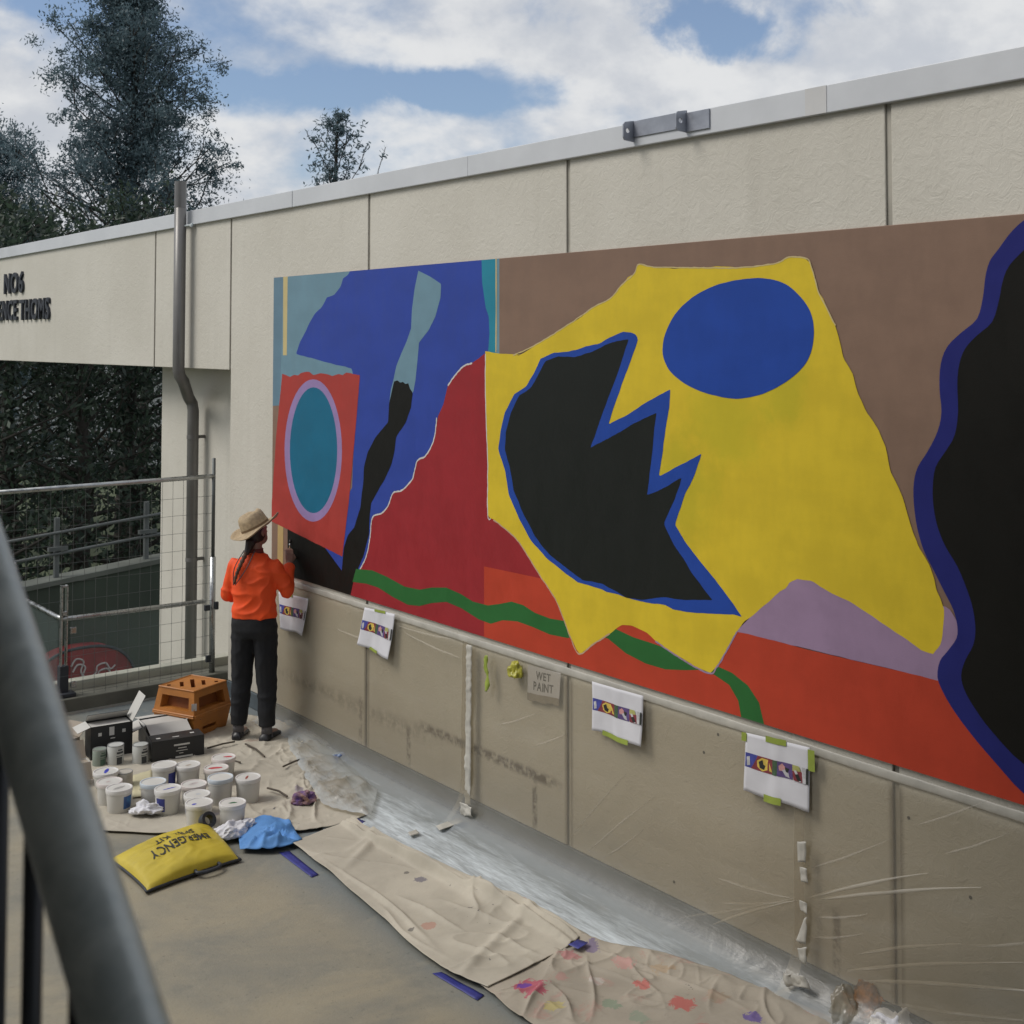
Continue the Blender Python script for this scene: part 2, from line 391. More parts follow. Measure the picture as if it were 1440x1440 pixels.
MB().span((-.95, 2.55, 3.05), (.39, 5.5, 3.21)).build('landing', TREAD, st)
for yy in (2.75, 5.3):
    for xx in (-.8, .26): MB().span((xx - .06, yy - .06, 0), (xx + .06, yy + .06, 3.06)).build('landing_post', DARKST, st)
srl = thing('stair_railing', (RX, .5, 1.4), 'thick galvanised handrail with dark balusters climbing beside the steps', 'railing')
hp = [(RX, yy, rz(yy)) for yy in np.linspace(-1.7, 2.6, 12)]
MB().tube(hp, .029, 20).build('handrail', GALV, srl, smooth=True)
# balusters: each stands on the stringer under the rail
def bal(px_, py_):
    d = ray(px_, py_); Y = d[1] * (RX - .0) / d[0]; return Y
for yy in sorted([bal(46, 1300), bal(112, 1400), bal(-2, 1180)] + [1.6, 2.0, 2.4, .55, .2, -.2, -.6, -1.0, -1.4]):
    zb = (yy + 2.1) * (3.28 - .16) / 4.72 + .10
    MB().tube([(RX, yy, zb), (RX, yy, rz(yy) - .015)], .0085, 10).build('baluster', DARKST, srl, smooth=True)

# --- unseen building and overhang, added behind the camera to darken the lower wall
nb = thing('added_shade_block', (-5, 0, 0), 'plain unseen block added across the deck behind the stair to shade the wall', 'building')
MB().span((-9, -9, -1.3), (-1.35, 6.0, 6.4)).build('wall', M('block_render', (.30, .29, .26), .8, .1, bump=.2, world=True), nb)
MB().span((-9.2, -9.2, 6.4), (-1.1, 6.2, 6.6)).build('roof', COPM, nb)
MB().span((-1.35, -8.5, 5.05), (2.2, 5.0, 5.2)).build('shade_overhang', M('shade_overhang_soffit', (.30, .29, .27), .8, .08, world=True), nb)  # unseen roof slab, added and widened to shade the lower wall

# ================================================================== MURAL
PAINT = {}
def paint(name, col, rough=.5, var=.07, extra=None):
    """flat wall paint with roller texture and faint lap marks"""
    if name in PAINT: return PAINT[name]
    m = bpy.data.materials.new('paint_' + name); m.use_nodes = True; t, b = base(m)
    pos = t.new('ShaderNodeNewGeometry').outputs['Position']
    a = t.noise(t.vmath('MULTIPLY', pos, (1, 1.2, 3)), 1.6, 6, .6); bn = t.noise(t.vmath('MULTIPLY', pos, (1, 2, 1)), 5, 5, .6)
    f = t.ramp(t.math('ADD', t.math('MULTIPLY', a, .6), t.math('MULTIPLY', bn, .4)), .35, .65)
    c = t.mix(f, tuple(v * (1 - var) for v in col), tuple(min(1, v * (1 + var)) for v in col))
    if extra:
        for (y, z, ry, rz_, c2, k) in extra:
            dx = t.math('DIVIDE', t.math('SUBTRACT', t.sep(pos)[1], y), ry); dz = t.math('DIVIDE', t.math('SUBTRACT', t.sep(pos)[2], z), rz_)
            r = t.math('SQRT', t.math('ADD', t.math('MULTIPLY', dx, dx), t.math('MULTIPLY', dz, dz)))
            r = t.math('ADD', r, t.math('MULTIPLY', t.math('SUBTRACT', t.noise(pos, 4, 5, .65), .5), 1.6))
            c = t.mix(t.ramp(r, .35, 1.1, k, 0), c, c2)
    t.put(b.inputs['Base Color'], c); t.put(b.inputs['Roughness'], t.ramp(bn, .3, .7, rough - .06, rough + .1)); b.inputs['Specular IOR Level'].default_value = .25
    bp = t.new('ShaderNodeBump'); bp.inputs['Strength'].default_value = .12; bp.inputs['Distance'].default_value = .004
    t.put(bp.inputs['Height'], t.noise(pos, 140, 3, .6)); t.l.new(bp.outputs[0], b.inputs['Normal'])
    PAINT[name] = m; return m

MY1, MY0, MZ0, MZ1 = 9.745, -.6, 1.224, 3.683          # mural rectangle on the wall
mu = thing('mural', (W, 5, MZ0), 'wide mural of bold torn-edged shapes, half painted, fixed on the cream wall', 'mural')
MOFF = .016
MB().span((W - MOFF, MY0, MZ0), (W - .001, MY1, MZ1)).build('brown_ground', paint('brown', (.225, .145, .105)), mu, bevel=.003)
_layer = [0]
def clip(P):                                           # keep a (y,z) outline inside the board
    for ax, lim, sgn in ((0, MY0 + .001, 1), (0, MY1 - .0012, -1), (1, MZ0 + .001, 1), (1, MZ1 - .001, -1)):
        out = []
        for i in range(len(P)):
            a, b_ = P[i - 1], P[i]; da, db = (a[ax] - lim) * sgn, (b_[ax] - lim) * sgn
            if (da >= 0) != (db >= 0): out.append(a + (b_ - a) * (da / (da - db)))
            if db >= 0: out.append(b_)
        P = np.array(out)
    return P
def z5(*p): return [(x / 2.4 + 360, y / 2.4 + 360) for x, y in p]
def z6(*p): return [(x / 1.8 + 700, y / 1.8 + 340) for x, y in p]
def onwall(pts): return np.array([wal(x, y)[1:] for x, y in pts])
def rough_edge(P, amp, seed, step=.02):
    n = max(8, int(np.linalg.norm(np.diff(np.vstack([P, P[:1]]), axis=0), axis=1).sum() / step))
    Q = resample(np.vstack([P, P[:1]]), n + 1)[:-1]; s = np.arange(n) * step
    tn = np.roll(Q, -1, 0) - np.roll(Q, 1, 0); nn = np.stack([-tn[:, 1], tn[:, 0]], 1); nn /= np.linalg.norm(nn, axis=1)[:, None] + 1e-9
    return Q + nn * (amp * (pn(s * 7, s * 0, seed) + .6 * pn(s * 19, s * 0 + 3, seed)))[:, None]
def shape(name, mat, pts, smooth=0, rough=0.0, seed=1):
    P = onwall(pts)
    if smooth: P = smoothp(P, smooth)
    if rough: P = rough_edge(P, rough, seed)
    P = clip(P); _layer[0] += 1; x = W - MOFF - .00018 * _layer[0]
    return MB().poly([(x, p[0], p[1]) for p in P]).build(name, mat, mu)
def line(name, mat, pts, wd_=.012, smooth=4, rough=.004, seed=5):
    P = onwall(pts); P = smoothp(P, smooth, False) if smooth else P
    P = resample(P, max(8, int(len(P) * 3))); s = np.arange(len(P)) * .06
    tn = np.gradient(P, axis=0); nn = np.stack([-tn[:, 1], tn[:, 0]], 1); nn /= np.linalg.norm(nn, axis=1)[:, None] + 1e-9
    hw = wd_ / 2 * (1 + .7 * pn(s * 9, s * 0, seed)); mid = P + nn * (rough * pn(s * 5, s * 0, seed + 2))[:, None]
    A, B = mid + nn * hw[:, None], mid - nn * hw[:, None]; _layer[0] += 1; x = W - MOFF - .00018 * _layer[0]
    g = np.array([[(x, *a), (x, *b_)] for a, b_ in zip(A, B)]); return MB().grid(g).build(name, mat, mu)

K = {
 'pale_blue': (.155, .27, .34), 'slate_blue': (.13, .22, .29), 'ultramarine': (.028, .06, .33), 'teal': (.008, .13, .23), 'turquoise': (.02, .23, .33),
 'vermilion': (.38, .045, .036), 'orange_red': (.46, .05, .022), 'crimson': (.30, .02, .026), 'lavender': (.30, .21, .42), 'mauve': (.32, .22, .34),
 'green': (.022, .13, .03), 'yellow': (.66, .49, .028), 'black': (.0075, .007, .0055), 'blue': (.014, .06, .34), 'navy': (.018, .022, .16), 'cream': (.55, .45, .22), 'tan': (.46, .33, .14), 'off_white': (.6, .58, .55)}
Pm = {k: paint(k, v) for k, v in K.items()}
for k in ('black', 'navy'): Pm[k].node_tree.nodes['Principled BSDF'].inputs['Specular IOR Level'].default_value = .18
Pm['yellow'] = paint('yellow_patchy', K['yellow'], extra=[(4.55, 2.72, .35, .25, (.46, .43, .02), .45), (4.9, 2.35, .3, .35, (.45, .40, .02), .6), (4.2, 2.95, .2, .3, (.42, .40, .02), .5), (5.2, 2.2, .3, .2, (.47, .38, .02), .5)])

shape('pale_blue_field', Pm['pale_blue'], [(380, 380), (705, 355), (705, 520), (510, 530), (380, 570)])
shape('slate_strip', Pm['slate_blue'], [(380, 380), (401, 380), (398, 500), (396, 570), (380, 571)])
shape('cream_stripe', Pm['cream'], z5((98, 60), (113, 60), (110, 335), (97, 335)))
shape('ultramarine_field', Pm['ultramarine'], z5((327, 45), (318, 62), (300, 77), (292, 105), (272, 130), (246, 141), (226, 175), (205, 195), (187, 225), (174, 252), (155, 290), (142, 330), (200, 347), (270, 366), (330, 380), (345, 470), (330, 780), (230, 985), (297, 1066), (330, 1160), (500, 1000), (800, 420), (812, 320), (812, 5)), rough=.006, seed=2)
shape('turquoise_strip', Pm['turquoise'], z5((768, 5), (770, 90), (776, 135), (782, 172), (793, 205), (795, 260), (790, 330), (816, 330), (816, 5)), rough=.004)
line('pale_edge', Pm['cream'], z5((817, 8), (817, 325)), .012, 0)
shape('pale_ribbon', Pm['pale_blue'], z5((555, 50), (595, 70), (632, 95), (630, 140), (612, 205), (590, 250), (557, 292), (552, 350), (545, 420), (538, 460), (456, 500), (462, 450), (470, 420), (480, 372), (500, 322), (515, 290), (530, 245), (533, 180), (542, 110)), smooth=0, rough=.002)
shape('black_ribbon', Pm['black'], z5((473, 424), (484, 419), (494, 428), (503, 424), (510, 432), (521, 430), (525, 445), (536, 462), (530, 512), (512, 562), (480, 610), (474, 660), (463, 705), (440, 755), (396, 832), (390, 880), (388, 940), (370, 1010), (340, 1080), (325, 1160), (285, 1160), (296, 1062), (303, 985), (315, 945), (338, 915), (358, 850), (368, 770), (372, 710), (384, 660), (410, 612), (453, 560), (456, 500), (466, 450)), rough=.004)
shape('black_corner', Pm['black'], z5((113, 900), (240, 985), (298, 1064), (330, 1165), (113, 1110)))
shape('tan_stripe', Pm['tan'], z5((80, 890), (99, 890), (97, 1110), (78, 1110)))
shape('vermilion_panel', Pm['vermilion'], z5((95, 398), (108, 402), (122, 408), (135, 401), (150, 403), (158, 395), (172, 391), (186, 390), (200, 402), (222, 396), (243, 398), (266, 404), (285, 398), (300, 402), (312, 393), (335, 399), (358, 401), (345, 560), (320, 830), (298, 1013), (200, 965), (100, 915), (55, 893), (62, 800), (75, 600), (90, 450)), rough=.004, seed=8)
def ell(cx, cy, rx, ry, n=48): return [(cx + rx * math.cos(2 * math.pi * i / n), cy + ry * math.sin(2 * math.pi * i / n)) for i in range(n)]
shape('lavender_ring', Pm['lavender'], z5(*ell(200, 656, 97, 240)))
shape('teal_disc', Pm['teal'], z5(*ell(201, 655, 80, 212)))
red_l = z5((779, 329), (760, 345), (735, 362), (708, 372), (680, 402), (655, 437), (640, 500), (622, 540), (612, 600), (600, 640), (578, 676), (552, 690), (538, 745), (525, 765), (500, 790), (470, 800), (452, 845), (430, 868), (400, 882), (392, 950), (380, 1010), (362, 1050), (338, 1090), (325, 1150), (322, 1200))
shape('crimson_hill', Pm['crimson'], red_l + [(690, 960), (830, 960), (830, 700), (700, 510)])
line('torn_edge', Pm['off_white'], z5((737, 361), (708, 372), (680, 402), (655, 437)), .011)
line('torn_edge', Pm['off_white'], z5((617, 545), (612, 600), (600, 640), (578, 676), (552, 690), (538, 745), (525, 765), (500, 790), (470, 800), (452, 845), (430, 868), (400, 882), (392, 950), (380, 1010), (362, 1050), (338, 1090)), .011)
shape('orange_red_field', Pm['orange_red'], [(684, 796), (765, 813), (900, 840), (1040, 886), (1140, 913), (1330, 957), (1600, 1020), (2400, 1250), (2400, 1700), (684, 1000)])
g_top = z5((345, 1055), (400, 1060), (450, 1082), (510, 1115), (560, 1125), (600, 1118), (650, 1118), (700, 1140), (740, 1165), (790, 1178), (830, 1173), (870, 1165), (910, 1177), (950, 1203), (1000, 1222), (1055, 1231)) + z6((240, 955), (290, 972), (350, 1000), (400, 1016), (430, 1027), (480, 1052), (520, 1066), (560, 1072), (600, 1090), (640, 1122), (668, 1165), (682, 1225))
g_bot = z5((1060, 1288), (1000, 1276), (940, 1250), (890, 1232), (840, 1228), (800, 1240), (760, 1225), (700, 1187), (650, 1166), (600, 1170), (560, 1180), (520, 1176), (470, 1150), (420, 1118), (380, 1105), (333, 1099))
g_bot = z6((625, 1215), (615, 1160), (592, 1120), (555, 1095), (520, 1082), (480, 1083), (430, 1081), (380, 1066), (330, 1040), (285, 1003), (235, 990)) + g_bot
shape('green_wave', Pm['green'], g_top + g_bot)
shape('mauve_hill', Pm['mauve'], z6((610, 985), (690, 905), (745, 858), (765, 848), (860, 860), (1000, 900), (1110, 915), (1137, 920), (1152, 930), (1168, 958), (1173, 990), (1250, 1030), (1250, 1140), (1118, 1108)), rough=.003)
yl = z5((782, 322), (812, 328), (840, 330), (880, 329), (905, 333)) + z6((45, 287), (60, 288), (80, 275), (100, 262), (140, 240), (185, 210), (220, 190), (250, 165), (290, 145), (320, 110), (335, 90), (352, 80), (358, 65), (363, 57), (380, 62), (400, 64), (450, 68), (500, 66), (560, 63), (620, 66), (680, 60), (710, 55), (735, 42), (760, 38), (785, 42), (798, 55), (803, 75), (808, 95), (820, 130), (830, 145), (845, 180), (862, 212), (868, 235), (875, 262), (882, 295), (905, 335), (912, 360), (920, 385), (940, 430), (970, 475), (988, 520), (1000, 580), (1030, 640), (1050, 710), (1070, 770), (1100, 820), (1112, 858), (1116, 880), (1130, 910), (1137, 930), (1133, 990), (1125, 1020), (1108, 1042), (1080, 1033), (1050, 1012), (1010, 985), (960, 950), (900, 910), (850, 887), (800, 858), (765, 851), (745, 860), (738, 875), (720, 885), (690, 910), (650, 945), (630, 960), (612, 985), (598, 1010), (585, 1035), (560, 1075), (545, 1091), (530, 1083), (510, 1075), (460, 1045), (425, 1025), (405, 1008), (385, 990), (345, 970), (320, 968), (290, 990), (250, 1015), (215, 1042), (205, 1030), (190, 1000), (175, 960), (150, 900), (110, 840), (60, 760), (20, 722), (-5, 702)) + z5((797, 884), (790, 872), (790, 700), (785, 560), (782, 440))
shape('yellow_body', Pm['yellow'], yl, rough=.005, seed=11)
line('torn_edge', Pm['off_white'], z5((782, 330), (782, 440), (785, 560), (790, 700), (790, 872), (800, 886)), .009)
line('torn_edge', paint('pale_peach', (.5, .33, .22)), z6((-5, 704), (20, 722), (60, 760), (110, 840), (150, 900), (175, 960), (190, 1000), (212, 1042), (250, 1016), (290, 991)), .009)
line('torn_edge', Pm['mauve'], z6((405, 1010), (460, 1047), (510, 1077), (545, 1092), (560, 1077), (585, 1036), (612, 986)), .009)
line('torn_edge', Pm['cream'], z6((45, 288), (100, 262), (185, 210), (250, 165), (290, 145), (320, 110), (352, 80), (363, 57), (400, 64), (500, 66), (620, 66), (710, 55), (735, 42), (760, 38), (785, 42), (798, 55), (820, 130), (862, 212)), .007)
shape('jaw_outline', Pm['blue'], z6((325, 227), (345, 229), (357, 236), (361, 247), (355, 268), (335, 320), (310, 390), (287, 462), (330, 440), (380, 408), (443, 373), (440, 420), (428, 500), (415, 593), (460, 570), (523, 535), (505, 590), (480, 640), (455, 715), (480, 757), (520, 810), (570, 870), (626, 949), (605, 942), (560, 941), (500, 938), (450, 930), (430, 918), (400, 914), (350, 905), (310, 892), (282, 885), (270, 878), (210, 862), (180, 840), (130, 800), (90, 755), (60, 700), (35, 640), (25, 580), (8, 525), (13, 480), (25, 430), (48, 387), (78, 365), (100, 330), (115, 296), (150, 280), (185, 278), (208, 272), (230, 264), (260, 260), (290, 241)), rough=.005, seed=14)
shape('jaw_black', paint('black_green', (.0085, .0105, .0085)), z6((337, 248), (318, 310), (290, 385), (241, 521), (300, 490), (360, 455), (410, 430), (404, 470), (395, 560), (384, 641), (430, 620), (471, 598), (455, 650), (427, 712), (450, 760), (500, 840), (552, 907), (480, 905), (420, 899), (370, 906), (330, 900), (300, 880), (285, 872), (270, 864), (220, 855), (190, 832), (140, 795), (100, 745), (72, 690), (47, 630), (37, 570), (23, 525), (27, 480), (40, 430), (60, 390), (90, 370), (112, 330), (127, 302), (160, 290), (200, 292), (240, 280), (280, 262), (310, 250)), rough=.006, seed=15)
shape('blue_eye', Pm['blue'], z6((424, 275), (430, 235), (455, 185), (500, 140), (560, 110), (620, 96), (680, 93), (730, 105), (770, 135), (797, 175), (807, 220), (803, 265), (788, 305), (750, 345), (700, 375), (650, 392), (600, 396), (540, 385), (490, 365), (450, 335), (430, 305)), smooth=4, rough=.003)
shape('navy_outline', Pm['navy'], [(1500, 285), (1452, 305)] + z6((1310, -28), (1275, 18), (1252, 50), (1241, 90), (1235, 140), (1220, 195), (1180, 230), (1145, 265), (1128, 310), (1125, 370), (1130, 430), (1120, 480), (1095, 530), (1070, 570), (1060, 610), (1060, 660), (1068, 720), (1085, 780), (1110, 830), (1140, 890), (1160, 930), (1170, 970), (1168, 1002), (1145, 1035), (1126, 1060), (1120, 1100), (1135, 1140), (1165, 1190), (1210, 1250), (1270, 1320), (1345, 1400)) + [(1530, 1180), (1760, 1200), (1830, 900), (1760, 500), (1700, 280)], smooth=3)
shape('black_shape', Pm['black'], [(1520, 300), (1470, 325)] + z6((1345, 15), (1302, 60), (1285, 100), (1275, 150), (1258, 203), (1220, 237), (1190, 270), (1175, 310), (1170, 360), (1172, 430), (1163, 490), (1140, 530), (1115, 570), (1108, 620), (1110, 670), (1120, 720), (1140, 770), (1170, 820), (1195, 880), (1210, 930), (1216, 980), (1210, 1020), (1190, 1058), (1180, 1095), (1188, 1132), (1215, 1180), (1260, 1240), (1345, 1325)) + [(1530, 1120), (1700, 1120), (1770, 900), (1700, 500), (1660, 330)], smooth=3)

# ================================================================== THINGS ON THE WALL
TAPEW = M('white_tape', (.46, .445, .40), .45, .1, scale=8, bump=.2, bscale=30)
# pale strip of masking film rolled up under the mural
s_ = np.linspace(9.75, -1.0, 260); r_ = .019 + .005 * pn(s_ * 2.3, s_ * 0, 3) + .003 * pn(s_ * 9, s_ * 0, 4)
mk = MB(); P = []
for i, yy in enumerate(s_):
    rr = r_[i]; zc_ = 1.168 + .004 * float(pn(yy * 1.7, 0, 6)); P.append([(W - .006 - math.cos(a) * rr * .16, yy, zc_ + math.sin(a) * rr * 1.15) for a in np.linspace(-1.75, 1.75, 9)])
tag(mk.grid(np.array(P)).build('masking_film_roll', TAPEW, org=(W, 5, 1.15), smooth=True, solid=.002), 'pale band of rolled masking film taped along the bottom of the mural', 'masking film')

# translucent dust sheets: hung on the wall, turned out over the deck
def film_material(name, a_wall, a_floor, seed, pins=()):
    m = bpy.data.materials.new(name); m.use_nodes = True; t, b = base(m); t.n.remove(b)
    pos = t.new('ShaderNodeNewGeometry').outputs['Position']; x, y, z = t.sep(pos)
    sk = t.noise(t.vmath('MULTIPLY', t.vmath('ADD', pos, (0, seed * 3.1, 0)), (16, 2.0, 8)), 1.0, 8, .66, .35)
    sk2 = t.noise(t.vmath('MULTIPLY', pos, (75, 9, 20)), 1.0, 4, .6, .5)
    cr = t.noise(t.vmath('ADD', pos, (seed, 0, 0)), 1.7, 4, .5, 2.0)
    lines = 0.0
    fl = t.ramp(z, .03, .13, 1, 0)
    lines = t.math('MULTIPLY', lines, t.ramp(fl, 0, 1, 1, .12))
    # on the deck the film lies doubled and crumpled, so it whitens
    fa = t.math('MULTIPLY', fl, t.math('ADD', t.ramp(sk, .30, .70, .35, 1.0), t.math('MULTIPLY', t.math('SUBTRACT', sk2, .5), 1.2)))
    near = t.ramp(t.math('ADD', x, t.math('MULTIPLY', t.math('SUBTRACT', sk, .5), .55)), W - .36, W - .17, 1, .05)
    al = t.math('ADD', t.math('ADD', a_wall, t.math('MULTIPLY', lines, .55)), t.math('MULTIPLY', t.math('MULTIPLY', fa, near), a_floor), clamp=True)
    bp = t.new('ShaderNodeBump'); bp.inputs['Strength'].default_value = .5; bp.inputs['Distance'].default_value = .02
    t.put(bp.inputs['Height'], t.math('ADD', t.math('MULTIPLY', sk, .6), t.math('MULTIPLY', cr, .8)))
    df = t.new('ShaderNodeBsdfDiffuse'); t.put(df.inputs[0], t.mix(fl, (.38, .35, .285), (.64, .70, .74))); t.l.new(bp.outputs[0], df.inputs['Normal'])
    tp = t.new('ShaderNodeBsdfTransparent'); t.put(tp.inputs[0], (.86, .82, .74)); gl = t.new('ShaderNodeBsdfGlossy'); gl.inputs['Roughness'].default_value = .28; t.l.new(bp.outputs[0], gl.inputs['Normal'])
    m1 = t.new('ShaderNodeMixShader'); t.put(m1.inputs[0], al); t.l.new(tp.outputs[0], m1.inputs[1]); t.l.new(df.outputs[0], m1.inputs[2])
    m2 = t.new('ShaderNodeMixShader'); t.put(m2.inputs[0], .085); t.l.new(m1.outputs[0], m2.inputs[1]); t.l.new(gl.outputs[0], m2.inputs[2]); t.l.new(m2.outputs[0], t.n['Material Output'].inputs[0])
    return m
CREASE = [((1134, 1264), (1305, 1228), 1), ((1147, 1266), (1379, 1248), 1), ((1000, 1301), (1122, 1266), .8), ((1012, 1270), (1119, 1267), .5), ((1190, 1365), (1440, 1354), .9), ((1214, 1380), (1500, 1400), 1), ((1208, 1342), (1351, 1328), .7), ((1143, 1318), (1214, 1313), .5), ((1140, 1221), (1253, 1179), .4), ((808, 1171), (880, 1089), .6), ((828, 1197), (921, 1120), .6),
          ((850, 1205), (905, 1166), .4), ((700, 1020), (760, 1000), .4), ((745, 1050), (800, 1030), .35), ((640, 900), (560, 880), .5), ((645, 925), (570, 890), .4), ((520, 900), (475, 885), .5), ((960, 1290), (1122, 1262), .5), ((1150, 1290), (1220, 1285), .4), ((1300, 1440), (1480, 1448), .6), ((1240, 1410), (1500, 1440), .5), ((1350, 1330), (1480, 1322), .5), ((1010, 1235), (1110, 1262), .35), ((1330, 1200), (1420, 1170), .3), ((1290, 1160), (1400, 1120), .25)]
def crease_mat(name, a):
    m = bpy.data.materials.new(name); m.use_nodes = True; t, b = base(m); b.inputs['Base Color'].default_value = (.74, .70, .62, 1); b.inputs['Roughness'].default_value = .3; b.inputs['Alpha'].default_value = a; return m
CRM = [crease_mat('film_fold', .34), crease_mat('film_fold_faint', .18)]
def film(y1, y0, reach1, reach0, seed, label, pins=()):
    nu = max(60, int((y1 - y0) * 60)); prof = [(.030, 1.16)] + [(.034, z) for z in np.linspace(1.1, .27, 56)] + [(.045, .22), (.065, .16), (.095, .11), (.13, .07), (.175, .03), (.23, .012)]
    P = np.zeros((nu, len(prof) + 24, 3))
    for i, yy in enumerate(np.linspace(y1, y0, nu)):
        f = i / (nu - 1); reach = reach1 + (reach0 - reach1) * f + .06 * float(pn(yy * 2.2, 1, seed))
        pr_ = prof + [(.23 + (reach - .23) * k, .007) for k in np.linspace(.04, 1, 24)]
        for j, (dx, z) in enumerate(pr_):
            edge = min(1, 8 * f, 8 * (1 - f)) * .6 + .4
            if z > .2:
                w_ = .010 * (.5 + float(pn(yy * 4.5, z * .6, seed + 9))) * min(1, (1.17 - z) * 2) + .012 * edge * (1 - abs(1 - 2 * abs(float(pn(yy * 1.1 + z * 1.9, z * 2.6 - yy * .4, seed)))) ** 2) * min(1, (1.17 - z) * 6)
                w_ = w_ * min(1, max(0, (.86 - z) * 5))
                P[i, j] = (W - dx - w_ - seed * .0012, yy, z)
            else:
                k = j / len(pr_)
                h = .006 * (1 - abs(2 * float(pn(dx * 9 + float(pn(yy * 1.3, dx, seed)) * 1.5, yy * 1.1, seed + 2)))) ** 4 + .002 * float(pn(dx * 24, yy * 4, seed))
                P[i, j] = (W - dx, yy + .03 * float(pn(dx * 3, yy * 3, seed + 4)), max(.003, z + seed * .0015 + h * min(1, (dx - .05) * 8)))
    ob = tag(MB().grid(P).build('plastic_sheet', film_material('film_%d' % seed, .24, .74, seed), org=(W - .4, (y0 + y1) / 2, 0), smooth=True), label, 'plastic sheet', 'dust sheets below the mural')
    for a, b_, k in CREASE:                              # taut folds standing out of the film
        A, B = wal(*a, .046), wal(*b_, .046)
        if not y0 <= (A[1] + B[1]) / 2 < y1: continue
        q = np.linspace(0, 1, 16); pts = np.array([A + (B - A) * t_ + np.array([-.004 * math.sin(t_ * 3.1), 0, .010 * math.sin(t_ * 3.1) * (1 if k > .5 else -1) + .003 * float(pn(t_ * 4, k * 9, 3))]) for t_ in q])
        hw = .0085 * (.5 + .6 * k) * np.minimum(1, np.minimum(q * 7, (1 - q) * 2.2)) + .0006
        MB().grid(np.array([[p + np.array([.006, 0, -w_]), p + np.array([-.004, 0, 0]), p + np.array([.006, 0, w_])] for p, w_ in zip(pts, hw)])).build('crease', CRM[0 if k > .6 else 1], ob, smooth=True)
    return ob
film(9.7, 6.88, .55, .92, 1, 'clear plastic dust sheet hanging behind the painter, ending at the white tape seam', [(6.95, 1.1, .02), (8.0, 1.12, .012)])
film(6.94, 4.07, .92, .78, 2, 'clear plastic dust sheet behind the wet paint notice, between the two taped seams', [(4.10, .42, .035), (5.0, .15, .02), (6.88, 1.08, .012)])
film(4.13, .4, .78, .7, 3, 'clear plastic dust sheet with fanning creases, beyond the torn white tape seam', [(4.12, .42, .04), (2.9, .22, .03), (4.3, .12, .03)])

def strip_on(name, pts, mat, label, cat, group=None, off=.05, thick=.002, jit=.004, n=(10, 4), seed=1, fn=wal):
    """a wrinkled quad given by four picture corners (tl, tr, br, bl) lying on the wall or the deck"""
    tl, tr, br, bl = [fn(*p, off) for p in pts]; P = np.zeros((n[0], n[1], 3)); nrm = np.array([-1, 0, 0]) if fn is wal else np.array([0, 0, 1.])
    for i, v in enumerate(np.linspace(0, 1, n[0])):
        for j, u in enumerate(np.linspace(0, 1, n[1])):
            p = (tl * (1 - u) + tr * u) * (1 - v) + (bl * (1 - u) + br * u) * v; h = jit * float(pn(p[1] * 19 + p[0] * 11, p[2] * 19 + p[0] * 7, seed)); P[i, j] = p + nrm * abs(h) * 1.5 + np.array([0, h, h if fn is wal else 0]) * .6
    ob = MB().grid(P).build(name, mat, org=(tl + tr + br + bl) / 4, smooth=True, solid=thick)
    return tag(ob, label, cat, group)
strip_on('seam_tape', [(656.5, 906), (664, 908), (662, 1132), (654, 1132)], TAPEW, 'long vertical strip of white tape joining two plastic sheets', 'tape', n=(90, 4), off=.056, jit=.014, thick=.0006)
strip_on('tape_end', [(648, 1128), (664, 1134), (665, 1149), (650, 1146)], TAPEW, 'crumpled tape end at the foot of the long white seam', 'tape', n=(10, 8), off=.12, jit=.03)
strip_on('floor_tape', [(648, 1149), (652, 1156), (618, 1168), (613, 1162)], TAPEW, 'white tape strip on the deck leading from the long seam', 'tape', fn=flr, off=.028, n=(6, 10))
strip_on('floor_tape', [(585, 1167), (590, 1172), (577, 1176), (574, 1171)], TAPEW, 'short white tape scrap on the plastic, a hand from the canvas drop cloth', 'tape', fn=flr, off=.028)
for pts, lab in (([(1122, 1182), (1135, 1184), (1134, 1213), (1123, 1210)], 'top torn piece of white tape on the broken seam'), ([(1125, 1218), (1136, 1222), (1137, 1242), (1127, 1238)], 'second torn piece of white tape on the broken seam, curling'), ([(1126, 1266), (1135, 1270), (1136, 1284), (1127, 1280)], 'smallest scrap of white tape on the broken seam where creases meet'),
                 ([(1131, 1292), (1136, 1290), (1134, 1328), (1120, 1322)], 'triangular flap of white tape low on the broken seam'), ([(1122, 1332), (1136, 1332), (1134, 1358), (1125, 1350)], 'lowest piece of white tape on the broken seam, clear and crumpled')):
    strip_on('seam_tape', pts, TAPEW, lab, 'tape', 'torn tape pieces on the broken seam', off=.06, jit=.012)
strip_on('film_offcut', [(1103, 1366), (1135, 1374), (1141, 1391), (1104, 1384)], TAPEW, 'crumpled white film offcut at the foot of the broken seam', 'film scrap', off=.15, jit=.03, n=(12, 12))
strip_on('floor_tape', [(1115, 1385), (1121, 1390), (1092, 1406), (1080, 1402)], TAPEW, 'white tape strip lying between the film offcut and the splattered cloth', 'tape', fn=flr, off=.03)

